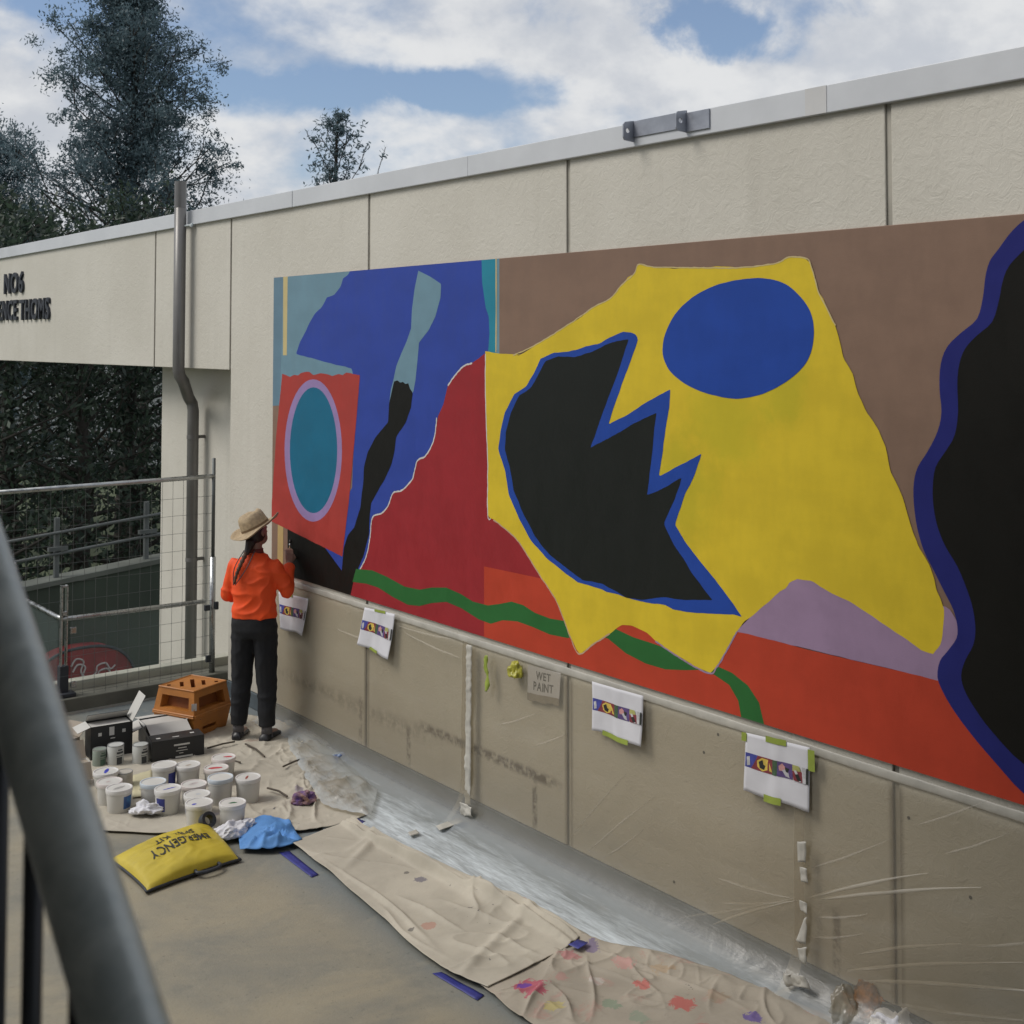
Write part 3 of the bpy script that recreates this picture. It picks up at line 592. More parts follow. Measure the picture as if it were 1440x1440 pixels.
# printed sheets showing the design
PAPER = M('paper', (.62, .62, .66), .7, .04, scale=5)
GT = M('green_tape', (.27, .34, .05), .55, .12, scale=12)
PRN = [M('print_' + n_, c_, .6, .2, scale=30) for n_, c_ in (('blue', (.05, .06, .3)), ('maroon', (.2, .03, .04)), ('yellow', (.62, .45, .08)), ('black', (.015, .017, .015)), ('violet', (.10, .06, .2)), ('pale', (.5, .5, .52)), ('olive', (.38, .38, .12)), ('pink', (.6, .3, .3)), ('green', (.05, .1, .05)))]
PMAP = [(0, [(0, 0), (.2, 0), (.2, 1), (0, 1)]), (5, [(.02, .3), (.07, .2), (.08, .8), (.03, .9)]), (1, [(.17, .35), (.2, 0), (.46, 0), (.46, 1), (.1, 1)]), (2, [(.19, .35), (.27, .08), (.37, .1), (.45, .85), (.36, .8), (.28, .98), (.2, .75)]), (3, [(.22, .4), (.28, .2), (.30, .5), (.33, .55), (.31, .85), (.24, .78)]),
        (8, [(.45, 0), (.55, 0), (.52, 1), (.45, 1)]), (4, [(.53, 0), (.76, 0), (.76, 1), (.53, 1)]), (7, [(.55, .3), (.6, .1), (.66, .35), (.62, .6), (.56, .6)]), (5, [(.6, .55), (.68, .4), (.72, .95), (.66, .9)]), (3, [(.64, .3), (.71, .35), (.69, .65), (.66, .6)]), (6, [(.76, 0), (.86, 0), (.9, .5), (.76, .4)]), (1, [(.76, .4), (.9, .3), (.96, 1), (.78, 1)]), (5, [(.78, .35), (.82, .3), (.9, .95), (.87, 1)]), (3, [(.8, .6), (.85, .5), (.9, .9), (.84, .95)]), (5, [(.9, 0), (.965, 0), (.965, 1), (.92, 1)]), (3, [(.97, 0), (1, 0), (1, 1), (.97, 1)])]
def sheet(pts, seed, label, curl, tapes):
    tl, tr, br, bl = [wal(*p, .045) for p in pts]
    def S_(u, v, e=0.0):
        p = (tl * (1 - u) + tr * u) * (1 - v) + (bl * (1 - u) + br * u) * v
        h = .005 * math.sin(u * 6.3 + seed) * v + .014 * v * v * curl * abs(u - .35) * 2 + .005 * max(0, 1 - abs(u - .5) * 9) + .004 * float(pn(u * 3, v * 3, seed)) + .002
        p = p + np.array([-(abs(h) + e), 0,   .004 * math.sin(u * 9 + seed * 2) * v]); return p
    root = thing('printed_sheet', (tl + tr + br + bl) / 4, label, 'paper', 'design sheets taped below the mural')
    MB().grid(np.array([[S_(u, v) for u in np.linspace(0, 1, 24)] for v in np.linspace(0, 1, 16)])).build('paper', PAPER, root, smooth=True, solid=.0006)
    a = MB()
    for li, (mi, q) in enumerate(PMAP):
        q = np.array(q); tri = tessellate_polygon([[Vector((x, y, 0)) for x, y in q]])
        for t3 in tri:                                  # fine triangles so the print follows the curl
            A, B, Cc = q[list(t3)]; n = 6
            for i in range(n):
                for j in range(n - i):
                    f = lambda i_, j_: A + (B - A) * i_ / n + (Cc - A) * j_ / n
                    for tr3 in ([(i, j), (i + 1, j), (i, j + 1)], [(i + 1, j), (i + 1, j + 1), (i, j + 1)] if i + j < n - 1 else []):
                        if tr3: a.add([S_(.01 + .98 * f(*k)[0], .335 + .245 * f(*k)[1], .0016 + .0003 * li) for k in tr3], [(0, 1, 2)], mi)
    a.build('printed_strip', PRN, root)
    for (u0, u1, v0, v1) in tapes:
        MB().grid(np.array([[S_(u, v, .004) for u in np.linspace(u0, u1, 6)] for v in np.linspace(v0, v1, 5)])).build('green_tape', GT, root, smooth=True)
    return root
sheet([(392, 832), (434, 842), (428, 893), (396, 884)], 1, 'design sheet beside the painter, partly hidden by the black trousers', .8, [(.2, .5, -.03, .06)])
sheet([(513, 854), (556, 863.5), (550, 927), (505, 905)], 2, 'design sheet with curled lower corner, next one along from the painter', 1.2, [(.35, .7, -.02, .04), (.35, .6, .95, 1.02)])
sheet([(833, 958), (905, 978.5), (905, 1050), (834.6, 1026)], 3, 'design sheet pinned just past the wet paint notice', 1.0, [(.2, .75, .95, 1.05)])
sheet([(1049, 1030), (1139, 1051), (1139, 1141), (1046, 1112)], 4, 'design sheet with green tape on all four sides', .5, [(-.06, .02, 0, .15), (.33, .65, -.03, .07), (.98, 1.08, .03, .36), (.32, .6, .93, 1.05)])

# WET PAINT notice, under the film
sg = [wal(*p, .02) for p in ((742, 935), (788.5, 946.5), (787, 984), (742, 975))]
def SG(u, v, e=0.0): p = (sg[0] * (1 - u) + sg[1] * u) * (1 - v) + (sg[3] * (1 - u) + sg[2] * u) * v; return p + np.array([-e - .006 * math.sin(u * 4) ** 2 * v, 0, 0])
sgn = thing('paper_sign', sum(sg) / 4, 'white paper notice reading WET PAINT stuck under the plastic', 'sign')
MB().grid(np.array([[SG(u, v) for u in np.linspace(0, 1, 8)] for v in np.linspace(0, 1, 6)])).build('paper', PAPER, sgn, smooth=True)
SGT = M('sign_grey', (.12, .12, .125), .7)
for word, u0, u1, v0, v1 in (('WET', .27, .71, .14, .42), ('PAINT', .2, .8, .52, .82)):
    ls, wd_ = layout(word, .1)
    for v, f in ls: MB().add([SG(u0 + x / wd_ * (u1 - u0), v1 - y / .7 * (v1 - v0), .0015) for x, y in v], f).build('letter', SGT, sgn)
MB().grid(np.array([[SG(u, 1 + v * (1 + .12 * math.sin(u * 15)), .003) for u in np.linspace(.0, 1, 10)] for v in (-.04, .12, .22)])).build('tape', M('brown_tape', (.30, .27, .22), .5), sgn)

def crumple(name, c, size, mat, label, cat, seed=1, sub=5, amp=.35, group=None, ridged=True):
    bm = bmesh.new(); bmesh.ops.create_icosphere(bm, subdivisions=sub, radius=1)
    for v in bm.verts:
        p = v.co * 1.3 + Vector((seed * 3.7, seed * 1.3, 0)); n = 0; a = 1.0
        for o in range(3): n += a * (1 - 2.4 * abs(mnoise.noise(p * 2 ** o * .8))); a *= .42
        r = 1 + amp * (n - .5); q = v.co * r; q.x *= size[0]; q.y *= size[1]; q.z = max(q.z * size[2], -.35 * size[2]) + .35 * size[2]; v.co = q
    me = bpy.data.meshes.new(name); bm.to_mesh(me); bm.free(); me.polygons.foreach_set('use_smooth', [True] * len(me.polygons)); me.materials.append(mat)
    ob = bpy.data.objects.new(name, me); COL.objects.link(ob); ob.location = [float(x) for x in c]; ob.rotation_euler.z = seed * 1.3; return tag(ob, label, cat, group)

# lime tape ends on the wall
p = wal(686, 948, .06); s_ = np.linspace(0, 1, 24)
pts = np.array([[(p[0] - .004 - .01 * abs(math.sin(q * 9 + e)), p[1] + .012 * math.sin(q * 7) + e * (.012 + .01 * abs(math.sin(q * 6))), p[2] + .12 - q * .23) for e in (-1, 0, 1)] for q in s_])
tag(MB().grid(pts).build('hanging_tape', GT, org=p, smooth=True, solid=.001), 'twisted strip of lime green tape hanging left of the notice', 'tape')
c_ = crumple('tape_wad', wal(725, 951, .05), (.035, .045, .055), M('gold_tape', (.42, .40, .05), .35, .3, scale=20), 'crumpled wad of lime tape stuck beside the wet paint notice', 'tape', 4, 4, .5); c_.rotation_euler.z = 0

# steel bracket on the coping
BR = M('bracket_steel', (.33, .35, .40), .45, .12, metal=.5, scale=9, world=True)
br_ = thing('coping_bracket', (W - .03, 5.0, ZT), 'grey steel angle bracket with two drilled lugs on the wall coping', 'bracket')
MB().span((W - .040, 4.67, ZT + .015), (W - .031, 4.84, ZC - .004)).span((W - .0385, 4.84, ZT + .04), (W - .0312, 5.26, ZC + .008)).build('plate', BR, br_, bevel=.002)
for yy in (5.26, 4.84):
    lug = MB(); n = 16; o = [(-.032, -.062), (-.115, -.055), (-.115, .045), (-.032, .062)]
    zc2 = ZT + .075; hole = [(-.082 + .014 * math.cos(2 * math.pi * i / n), .014 * math.sin(2 * math.pi * i / n)) for i in range(n)]
    ring = []                                          # square plate with a round hole, both faces
    outer = resample(np.array(o + [o[0]]), n + 1)[:-1]
    k0 = min(range(n), key=lambda k: np.hypot(outer[k][0] - hole[0][0] - .05, outer[k][1]))
    outer = np.roll(outer, -k0, 0)
    if (outer[1][1] - outer[0][1]) < 0: outer = np.roll(outer[::-1], 1, 0)
    vs = [(W + a, yy + d, zc2 + b_) for d in (0, .008) for L in (outer, hole) for a, b_ in L]
    fs = []
    for k in range(n):
        k1 = (k + 1) % n; fs += [(k, k1, n + k1, n + k), (2 * n + k1, 2 * n + k, 3 * n + k, 3 * n + k1), (k, 2 * n + k, 2 * n + k1, k1), (n + k1, 3 * n + k1, 3 * n + k, n + k)]
    lug.add(vs, fs); lug.build('lug', BR, br_)

# downpipe with an offset bend under the beam
PIPE = M('downpipe_paint', (.17, .165, .16), .38, .1, scale=3, metal=.25, world=True)
py1 = wal(252.5, 400, .11)[1]; ztop = wal(252.5, 256, .11)[2]
dp = thing('downpipe', (W, py1, 0), 'round grey downpipe rising above the coping, with an offset bend under the beam', 'pipe')
xo, xi = W - .11, W + .215; yl_ = on_x(271, 640, xi)[1]
path = [(xo, py1, ztop), (xo, py1, ZF - .02), (xo + .012, py1, ZF - .075), (xo + .05, py1, ZF - .13), (xi - .05, yl_, ZF - .30), (xi - .012, yl_, ZF - .36), (xi, yl_, ZF - .43), (xi, yl_, -1.28)]
dpo = MB().tube(path, .056, 22).build('pipe', PIPE, dp, smooth=True)
MB().tube([(xo, py1, ztop + .001), (xo, py1, ztop - .25)], [.0565, .0565], 22, cap=False).build('socket', PIPE, dp, smooth=True)
MB().tube([(xo, py1 - .02, 4.24), (xo + .06, py1 - .10, 4.245), (W + .0, py1 - .10, 4.245)], .009, 8).tube([(W - .045, py1 - .10, 4.23), (W - .03, py1 - .10, 4.262)], .016, 8).build('bracket', GALV, dp)
for zz in (2.2, 1.0): MB().tube([(xi, yl_, zz - .018), (xi, yl_, zz + .018)], .060, 20).box((xi + .08, yl_, zz), (.1, .03, .03)).build('clip', PIPE, dp)

# ================================================================== FENCE, BALUSTRADE, WHAT LIES BEYOND
CHROME = M('worn_steel', (.42, .43, .43), .3, .15, scale=14, metal=.9, world=True)
WIRE = M('fence_wire', (.13, .14, .14), .5, metal=.5)
FY = 10.98; FX1 = 4.95
fe = thing('mesh_fence', (4.0, FY, .12), 'tall steel mesh fence with a single post at the wall end, above the kerb', 'fence')
MB().tube([(FX1, FY, .122), (FX1, FY, 1.17)], .027, 14).build('post_sleeve', CHROME, fe, smooth=True)
MB().tube([(FX1, FY, 1.15), (FX1, FY, 2.07)], .0165, 14).build('post', WIRE, fe, smooth=True)
MB().tube([(2.0, FY, 1.888), (4.6, FY, 1.904), (4.86, FY, 1.906), (FX1, FY, 1.906)], .0205, 14).build('top_rail', CHROME, fe, smooth=True)
for c__, d__ in (((4.90, FY - .03, .26), (.045, .03, .06)), ((4.885, FY - .03, .72), (.05, .035, .05)), ((4.975, FY - .035, .73), (.03, .03, .07))): MB().box(c__, d__).build('latch', DARKST, fe, bevel=.004)
def wire_x(z, k):
    xs = np.linspace(2.05, FX1, 16); return [(x, FY - .022, z + .006 * float(pn(x * 1.5, k, 5))) for x in xs]
for k, z in enumerate(np.arange(.15, 1.88, .158)): MB().tube(wire_x(z, k), .0017, 5).build('wire', WIRE, fe)
for k, x in enumerate(np.arange(2.1, 4.93, .098)):
    MB().tube([(x + .004 * float(pn(k, z, 9)), FY - .0255, z) for z in np.linspace(.127, 1.89, 8)], .0017, 5).build('wire', WIRE, fe)

ba = thing('glass_balustrade', (4.2, 11.06, .12), 'low glass balustrade with polished handrail turning a corner behind the mesh', 'balustrade')
BX = 3.625; BZ = .775
far_p = on_x(30, 852, BX)
MB().tube([(BX - .02, 12.9, BZ + .0), (BX - .02, 11.15, BZ), (BX, 11.03, BZ), (BX + .1, 10.995 + .03, BZ), (FX1 - .05, 11.03, BZ - .01)], .0205, 14).build('handrail', CHROME, ba, smooth=True)
for (x, y) in ((BX, 11.04), (BX - .02, 12.45)):
    p_ = MB()
    for d in (-.022, .022): p_.box((x + d, y, .60), (.012, .05, .92))
    p_.box((x, y, 1.05), (.056, .05, .012)); p_.box((x, y, .82), (.05, .05, .03)); p_.build('post', CHROME, ba, bevel=.002)
    MB().box((x, y, .25), (.075, .075, .26)).box((x, y - .03, .142), (.17, .13, .035)).build('base_shoe', DARKST, ba, bevel=.006)
    MB().box((x + .075, y - .015, .67), (.05, .03, .055)).box((x + .085, y - .015, .21), (.05, .03, .05)).build('glass_clamp', CHROME, ba, bevel=.004)
gm = bpy.data.materials.new('clear_glass'); gm.use_nodes = True; t, b = base(gm)
b.inputs['Base Color'].default_value = (.55, .7, .68, 1); b.inputs['Roughness'].default_value = .03; b.inputs['Alpha'].default_value = .05
MB().span((BX + .06, 11.035, .21), (FX1 - .06, 11.047, .745)).build('glass_panel', gm, ba)
MB().span((BX - .026, 11.12, .21), (BX - .014, 12.40, .745)).build('glass_panel', gm, ba)

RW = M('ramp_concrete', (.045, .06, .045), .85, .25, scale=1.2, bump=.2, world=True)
rp = thing('ramp_wall', (5.5, 16.1, -1.3), 'low sloping concrete ramp wall seen through the mesh fence', 'wall')
def rz_(x): return .088 + (x - 4.655) * .0945
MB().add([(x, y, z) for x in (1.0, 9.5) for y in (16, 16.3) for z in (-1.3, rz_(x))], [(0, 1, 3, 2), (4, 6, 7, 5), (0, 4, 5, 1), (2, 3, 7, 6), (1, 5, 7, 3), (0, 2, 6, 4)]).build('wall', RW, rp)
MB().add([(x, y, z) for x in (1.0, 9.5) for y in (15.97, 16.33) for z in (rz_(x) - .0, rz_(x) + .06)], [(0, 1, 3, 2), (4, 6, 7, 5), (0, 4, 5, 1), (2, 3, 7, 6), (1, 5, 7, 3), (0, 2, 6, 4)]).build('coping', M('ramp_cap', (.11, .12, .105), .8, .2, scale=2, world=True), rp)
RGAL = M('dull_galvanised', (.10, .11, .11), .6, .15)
rr_ = thing('ramp_railing', (5.5, 16.15, .1), 'galvanised two-rail railing along the ramp beyond the fence', 'railing')
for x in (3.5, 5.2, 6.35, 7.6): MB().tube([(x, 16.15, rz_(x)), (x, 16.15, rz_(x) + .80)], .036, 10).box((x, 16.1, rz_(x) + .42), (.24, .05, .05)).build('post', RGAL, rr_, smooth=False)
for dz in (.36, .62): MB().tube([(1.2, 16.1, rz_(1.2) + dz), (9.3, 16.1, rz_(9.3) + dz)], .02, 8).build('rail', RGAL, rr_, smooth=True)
# garden wall painted red with a white curl
rd = thing('painted_mound', (5.45, 15.6, -1.3), 'round-topped red painted block with pale curling lines beyond the fence', 'painted block')
a_ = np.linspace(0, math.pi, 24); prof = [(5.36 - .66 * math.copysign(abs(math.cos(q)) ** .8, math.cos(q)), -1.3 + .72 * math.sin(q) ** .7) for q in a_]
mb = MB(); n = len(prof)
mb.add([(x, y, z) for y in (15.55, 15.85) for x, z in prof], [tuple(range(n)), tuple(range(2 * n - 1, n - 1, -1))] + [(i, n + i, n + i + 1, i + 1) for i in range(n - 1)]); mb.build('block', M('mound_red', (.20, .018, .022), .7, .3, scale=4, world=True), rd)
cur = smoothp([(5.30, -.78), (5.36, -.70), (5.45, -.74), (5.42, -.86), (5.50, -.95), (5.60, -.90), (5.62, -.82), (5.72, -.80), (5.78, -.88), (5.84, -.84)], 6, False)
for o in (0, .07): MB().tube([(x - .1 + o * .3, 15.545, z - o) for x, z in cur], .011, 6).build('curl', M('mound_white', (.42, .38, .38), .7), rd)
MB().tube([(x, 15.55, z + .008) for x, z in prof], .018, 6).build('rim', DARKST, rd)
MB().span((2.0, 13.2, -1.3), (4.9, 13.4, -.92)).build('low_kerb', M('low_kerb_m', (.19, .19, .165), .85, .2, world=True)); tag(bpy.data.objects['low_kerb'], kind='structure')

# ================================================================== TREES
BARK = M('bark', (.045, .04, .035), .9, .3, scale=6, bump=.5, bscale=25)
def leaf_mat(name, c1, c2):
    m = bpy.data.materials.new(name); m.use_nodes = True; t, b = base(m)
    pos = t.new('ShaderNodeTexCoord').outputs['Object']; oi = t.new('ShaderNodeNewGeometry').outputs['Random Per Island']
    n = t.noise(pos, 1.1, 4, .6); f = t.math('ADD', t.math('MULTIPLY', n, .6), t.math('MULTIPLY', oi, .45))
    c = t.mix(t.ramp(f, .3, .75), c1, c2); t.put(b.inputs['Base Color'], c); b.inputs['Roughness'].default_value = .5
    tr = t.new('ShaderNodeBsdfTranslucent'); t.put(tr.inputs[0], c); mx = t.new('ShaderNodeMixShader'); mx.inputs[0].default_value = .4
    t.l.new(b.outputs[0], mx.inputs[1]); t.l.new(tr.outputs[0], mx.inputs[2]); t.l.new(mx.outputs[0], t.n['Material Output'].inputs[0])
    return m
LEAF_A = leaf_mat('leaves_haze_blue', (.085, .135, .16), (.13, .19, .215)); LEAF_B = leaf_mat('leaves_dark', (.025, .042, .034), (.055, .085, .055))  # LEAF_A: pale blue lens veil put into the leaf colour
def tree(name, label, base_, height, prof, limbs, leaves, llen, lw, leafm, seed, start=.2, group=None, up=(.35, .9), clump=.32, lean=0.0, tr=.16):
    R = np.random.RandomState(seed); base_ = np.array(base_, float)
    root = thing(name, base_, label, 'tree', group); tk = MB(); n = 14
    px_ = np.cumsum(R.randn(n) * .05) + lean * np.linspace(0, 1, n) ** 1.5; py_ = np.cumsum(R.randn(n) * .05); ts = np.linspace(0, 1, n); tz = ts * height * .97
    path = [base_ + (px_[i] - px_[0], py_[i] - py_[0], tz[i]) for i in range(n)]
    tk.tube(path, [tr * (1 - q * .93) + .012 for q in ts], 9)
    cen = []; wts = []
    for i in range(limbs):
        q = start + (1 - start) * ((i + R.rand()) / limbs) ** .9; az = i * 2.39996 + R.randn() * .3
        L = prof(q) * (.72 + .36 * R.rand()); el = up[0] + (up[1] - up[0]) * q + R.randn() * .12
        p0 = np.array([np.interp(q, ts, [p[k] for p in path]) for k in range(3)]); d = np.array([math.cos(az) * math.cos(el), math.sin(az) * math.cos(el), math.sin(el)])
        pts = []; p = p0.copy(); m_ = 6
        for k in range(m_ + 1): pts.append(p.copy()); d = d + R.randn(3) * .10 + np.array([0, 0, .03]); d /= np.linalg.norm(d); p = p + d * L / m_
        tk.tube(pts, [max(.011, tr * .38 * (1 - q * .8) * (1 - k / m_ * .85)) for k in range(m_ + 1)], 5, cap=False)
        for k in range(1, m_ + 1):
            for r_ in range(3):
                cen.append(pts[k] + R.randn(3) * L * .13 * (1 + .3 * k / m_) + np.array([0, 0, .02])); wts.append(.45 + k / m_)
        for k in (3, 5):                                   # a side spray
            e = pts[k] + (R.randn(3) * .16 + d * .2) * L; tk.tube([pts[k], (pts[k] + e) / 2 + R.randn(3) * .03, e], [.014, .011, .008], 4, cap=False)
            for u in (.5, .8, 1.0): cen.append(pts[k] * (1 - u) + e * u); wts.append(1.0)
    tk.build('trunk', BARK, root, smooth=True)
    cen = np.array(cen); wts = np.array(wts); wts /= wts.sum(); cs = clump * (.5 + R.rand(len(cen)))
    ix = R.choice(len(cen), leaves, p=wts); c = cen[ix] + R.randn(leaves, 3) * cs[ix][:, None] * np.array([.55, .55, .5])
    d = R.randn(leaves, 3) + np.array([0, 0, .5]); d /= np.linalg.norm(d, axis=1)[:, None]; s = np.cross(d, R.randn(leaves, 3)); s /= np.linalg.norm(s, axis=1)[:, None]
    L = llen * (.6 + .8 * R.rand(leaves))[:, None]; Wd = lw * (.6 + .8 * R.rand(leaves))[:, None]
    v = np.stack([c - d * L / 2, c + s * Wd / 2, c + d * L / 2, c - s * Wd / 2], 1).reshape(-1, 3) - base_
    me = bpy.data.meshes.new('crown'); me.vertices.add(len(v)); me.vertices.foreach_set('co', v.ravel()); me.loops.add(leaves * 4); me.loops.foreach_set('vertex_index', np.arange(leaves * 4))
    me.polygons.add(leaves); me.polygons.foreach_set('loop_start', np.arange(leaves) * 4); me.polygons.foreach_set('loop_total', np.full(leaves, 4)); me.materials.append(leafm); me.update(); me.validate()
    ob = bpy.data.objects.new('crown', me); COL.objects.link(ob); ob.parent = root
    return root
hb = thing('pale_house', away(100, 50, -1.3), 'pale rendered house glimpsed through the dark trees', 'house')
q_ = away(100, 50, 0); MB().box((q_[0], q_[1], 1.2), (26, 6, 5), -.2).build('wall', M('house_render', (.45, .46, .46), .8, .1), hb)
MB().box((q_[0], q_[1], 3.85), (27, 7, .3), -.2).build('roof', RW, hb)
GZ = -1.3; TG = 'trees beyond the wall'
tree('tall_tree', 'tall conical tree, leaves tinted with blue haze, rising highest above the beam', away(176, 27, GZ), 14.2, lambda q: 5.1 * (1 - q) * (.74 + .26 * math.sin(q * 31)) + .3, 150, 120000, .085, .03, LEAF_A, 5, .3, TG, clump=.17, up=(.3, .85))
tree('leafy_tree', 'round leafy tree at the open end of the beam, left of the tallest tree', away(-35, 29, GZ), 8.7, lambda q: 2.9 * (1 - q) ** .5 + .3, 80, 60000, .085, .03, LEAF_A, 8, .15, TG, clump=.2)
tree('slim_tree', 'slim sparse treetop showing alone above the coping', away(492, 31, GZ), 10.3, lambda q: 4.6 * (1 - q) ** .9 * (.6 + .6 * math.sin(q * 47) ** 2) + .12, 46, 5200, .12, .038, LEAF_A, 11, .2, TG, clump=.11, up=(.5, 1.0))
for i, (px_, dist, hh, wdt, sd_) in enumerate(((-60, 21, 6.2, 2.3, 21), (25, 23, 6.6, 2.2, 22), (120, 22, 6.0, 2.1, 23), (205, 24, 6.8, 2.3, 24), (290, 23, 5.8, 2.3, 25), (70, 33, 7.0, 3.0, 26), (200, 35, 7.2, 3.0, 27))):
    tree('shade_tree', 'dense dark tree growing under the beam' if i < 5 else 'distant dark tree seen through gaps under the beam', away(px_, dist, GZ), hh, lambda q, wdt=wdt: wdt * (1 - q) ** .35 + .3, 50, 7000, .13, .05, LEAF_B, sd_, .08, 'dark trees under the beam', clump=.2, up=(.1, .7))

# ================================================================== DROP CLOTHS
def cloth_mat(name, splats, tint=(.45, .415, .345), speck=.75):
    m = bpy.data.materials.new(name); m.use_nodes = True; t, b = base(m); pos = t.new('ShaderNodeNewGeometry').outputs['Position']
    n1 = t.noise(pos, 2.2, 5, .6); n2 = t.noise(pos, 13, 5, .65)
    c = t.mix(t.ramp(n1, .3, .7), tuple(v * .86 for v in tint), tuple(v * 1.1 for v in tint)); c = t.mix(t.ramp(n2, .58, .8, 0, .3), c, tuple(v * .62 for v in tint))
    sp = t.noise(t.vmath('ADD', pos, (5, 2, 0)), 24, 4, .6); c = t.mix(t.ramp(sp, .70, .74, 0, speck), c, (.05, .05, .07))
    wob = t.math('MULTIPLY', t.math('SUBTRACT', t.noise(pos, 17, 6, .72, .8), .5), 2.4)
    for (x, y, r, c2, k) in splats:
        p = flr(x, y); r = r * 1.2; d = t.math('DIVIDE', t.vmath('DISTANCE', t.vmath('MULTIPLY', pos, (1, 1, 0)), (float(p[0]), float(p[1]), 0)), r)
        c = t.mix(t.ramp(t.math('ADD', d, wob), .62, .74, k * .75, 0), c, c2)
    if len(splats) > 10: c = t.mix(t.ramp(t.noise(t.vmath('ADD', pos, (3, 8, 0)), 6, 6, .7, .5), .56, .68, 0, .45), c, (.42, .22, .19)); c = t.mix(t.ramp(t.noise(t.vmath('ADD', pos, (9, 1, 0)), 5, 6, .7, .5), .60, .7, 0, .4), c, (.22, .20, .17))
    t.put(b.inputs['Base Color'], c); b.inputs['Roughness'].default_value = .85; b.inputs['Specular IOR Level'].default_value = .2
    bp = t.new('ShaderNodeBump'); bp.inputs['Strength'].default_value = .35; bp.inputs['Distance'].default_value = .006
    t.put(bp.inputs['Height'], t.math('ADD', t.noise(pos, 18, 5, .6), t.math('MULTIPLY', t.noise(pos, 240, 2, .5), .25))); t.l.new(bp.outputs[0], b.inputs['Normal'])
    return m
def cloth(name, top, bot, nu, nv, hfun, mat, label, z0=.006, jag=.02, seed=1, cat='drop cloth', group=None, solid=.003):
    A = resample(smoothp([flr(*p)[:2] for p in top], 5, False), nu); B = resample(smoothp([flr(*p)[:2] for p in bot], 5, False), nu)
    U, V = np.meshgrid(np.linspace(0, 1, nu), np.linspace(0, 1, nv), indexing='ij')
    XY = A[:, None] * (1 - V[..., None]) + B[:, None] * V[..., None]
    e = np.minimum(np.minimum(U * 12, (1 - U) * 12), np.minimum(V * 7, (1 - V) * 7)).clip(0, 1)
    XY = XY + np.stack([pn(XY[..., 1] * 4, XY[..., 0] * 4, seed + 20), pn(XY[..., 1] * 4, XY[..., 0] * 4, seed + 30)], -1) * jag * (1.3 - .7 * e)[..., None]
    h = hfun(XY[..., 0], XY[..., 1], U, V); Z = z0 + np.maximum(h, 0) * (.25 + .75 * e)
    ob = MB().grid(np.dstack([XY, Z])).build(name, mat, org=(*XY.reshape(-1, 2).mean(0), 0), smooth=True, solid=solid)
    return tag(ob, label, cat, group)
def ridge(x, y, sx, sy, seed, p=5, warp=.5):
    wx = x + warp * .25 * pn(x * 2.1, y * 2.1, seed + 7); wy = y + warp * .25 * pn(x * 2.1, y * 2.1, seed + 8)
    return (1 - np.abs(pn(wx * sx, wy * sy, seed)).clip(0, .5) * 2) ** p
def creases(x, y, seed, n=5, s=2.4, p=9):
    r = 0
    for i in range(n):
        a = i * 2.4 + seed; u, v = x * math.cos(a) - y * math.sin(a), x * math.sin(a) + y * math.cos(a)
        m = np.clip(pn(u * s * .55, v * s * .55, seed + 40 + i) * 2.6, 0, 1)
        r = r + m * ridge(u, v, s * .55, s * 1.5, seed + i, p, .35) * (1 - .12 * i)
    return r
def rot(x, y, a): return x * math.cos(a) - y * math.sin(a), x * math.sin(a) + y * math.cos(a)
# canvas under the pails and the painter
def h1(x, y, u, v):
    a, b_ = rot(x, y, .6); k = .25 + 1.1 * np.clip((u - .45) * 2.2, 0, 1) + .5 * np.clip((v - .86) * 6, 0, 1)
    return k * (.032 * creases(x, y, 3, 5, 3.0, 9) + .020 * creases(x, y, 9, 5, 6, 8) + .018 * np.clip(pn(x * 2.3, y * 2.3, 2), 0, 1))
cloth('canvas_drop_cloth', [(92, 1082), (150, 1040), (235, 1014), (320, 1006), (395, 1016), (440, 1042)], [(128, 1168), (180, 1174), (245, 1174), (300, 1180), (350, 1172), (430, 1172), (522, 1150)], 280, 170, h1, cloth_mat('canvas_one', [(352, 1046, .06, (.25, .06, .05), .35), (420, 1118, .04, (.08, .03, .2), .5), (455, 1100, .05, (.10, .10, .11), .5), (300, 1150, .04, (.1, .1, .3), .3)]), 'crumpled canvas drop cloth spread under the paint pails and the painter', z0=.018, seed=1, jag=.035, group='canvas drop cloths')
def h2(x, y, u, v):
    a, b_ = rot(x, y, .12)
    r = 0
    for k_, (vc, wd_, am) in enumerate(((.045, .020, .050), (.105, .024, .045), (.185, .030, .060))):
        r = r + am * np.exp(-((v - vc - .045 * pn(u * 4 + k_, u * 0, 4 + k_) - .02 * pn(u * 13, u * 0 + k_, 7)) / wd_) ** 2) * (.75 + .9 * pn(u * 9, u * 0 + k_ * 3, 6)).clip(.15, 1.5)
    r = r + .03 * np.exp(-((v - .10) / .09) ** 2)
    r += .035 * np.exp(-((u - .20 - .10 * (v - .3)) / .018) ** 2) * np.clip(v * 3, 0, 1) * (1 - v) + .03 * np.exp(-((u - .155 - .05 * v) / .016) ** 2) * (1 - v) ** 2
    r += .02 * np.exp(-((v - .88 - .03 * np.sin(u * 9)) / .025) ** 2) * np.exp(-((u - .5) / .22) ** 2) + .018 * np.exp(-((u - .86 - .12 * (v - .5)) / .015) ** 2)
    return r + .026 * creases(x, y, 12, 4, 2.4, 9) + .010 * np.clip(pn(x * 2, y * 2, 1), 0, 1)
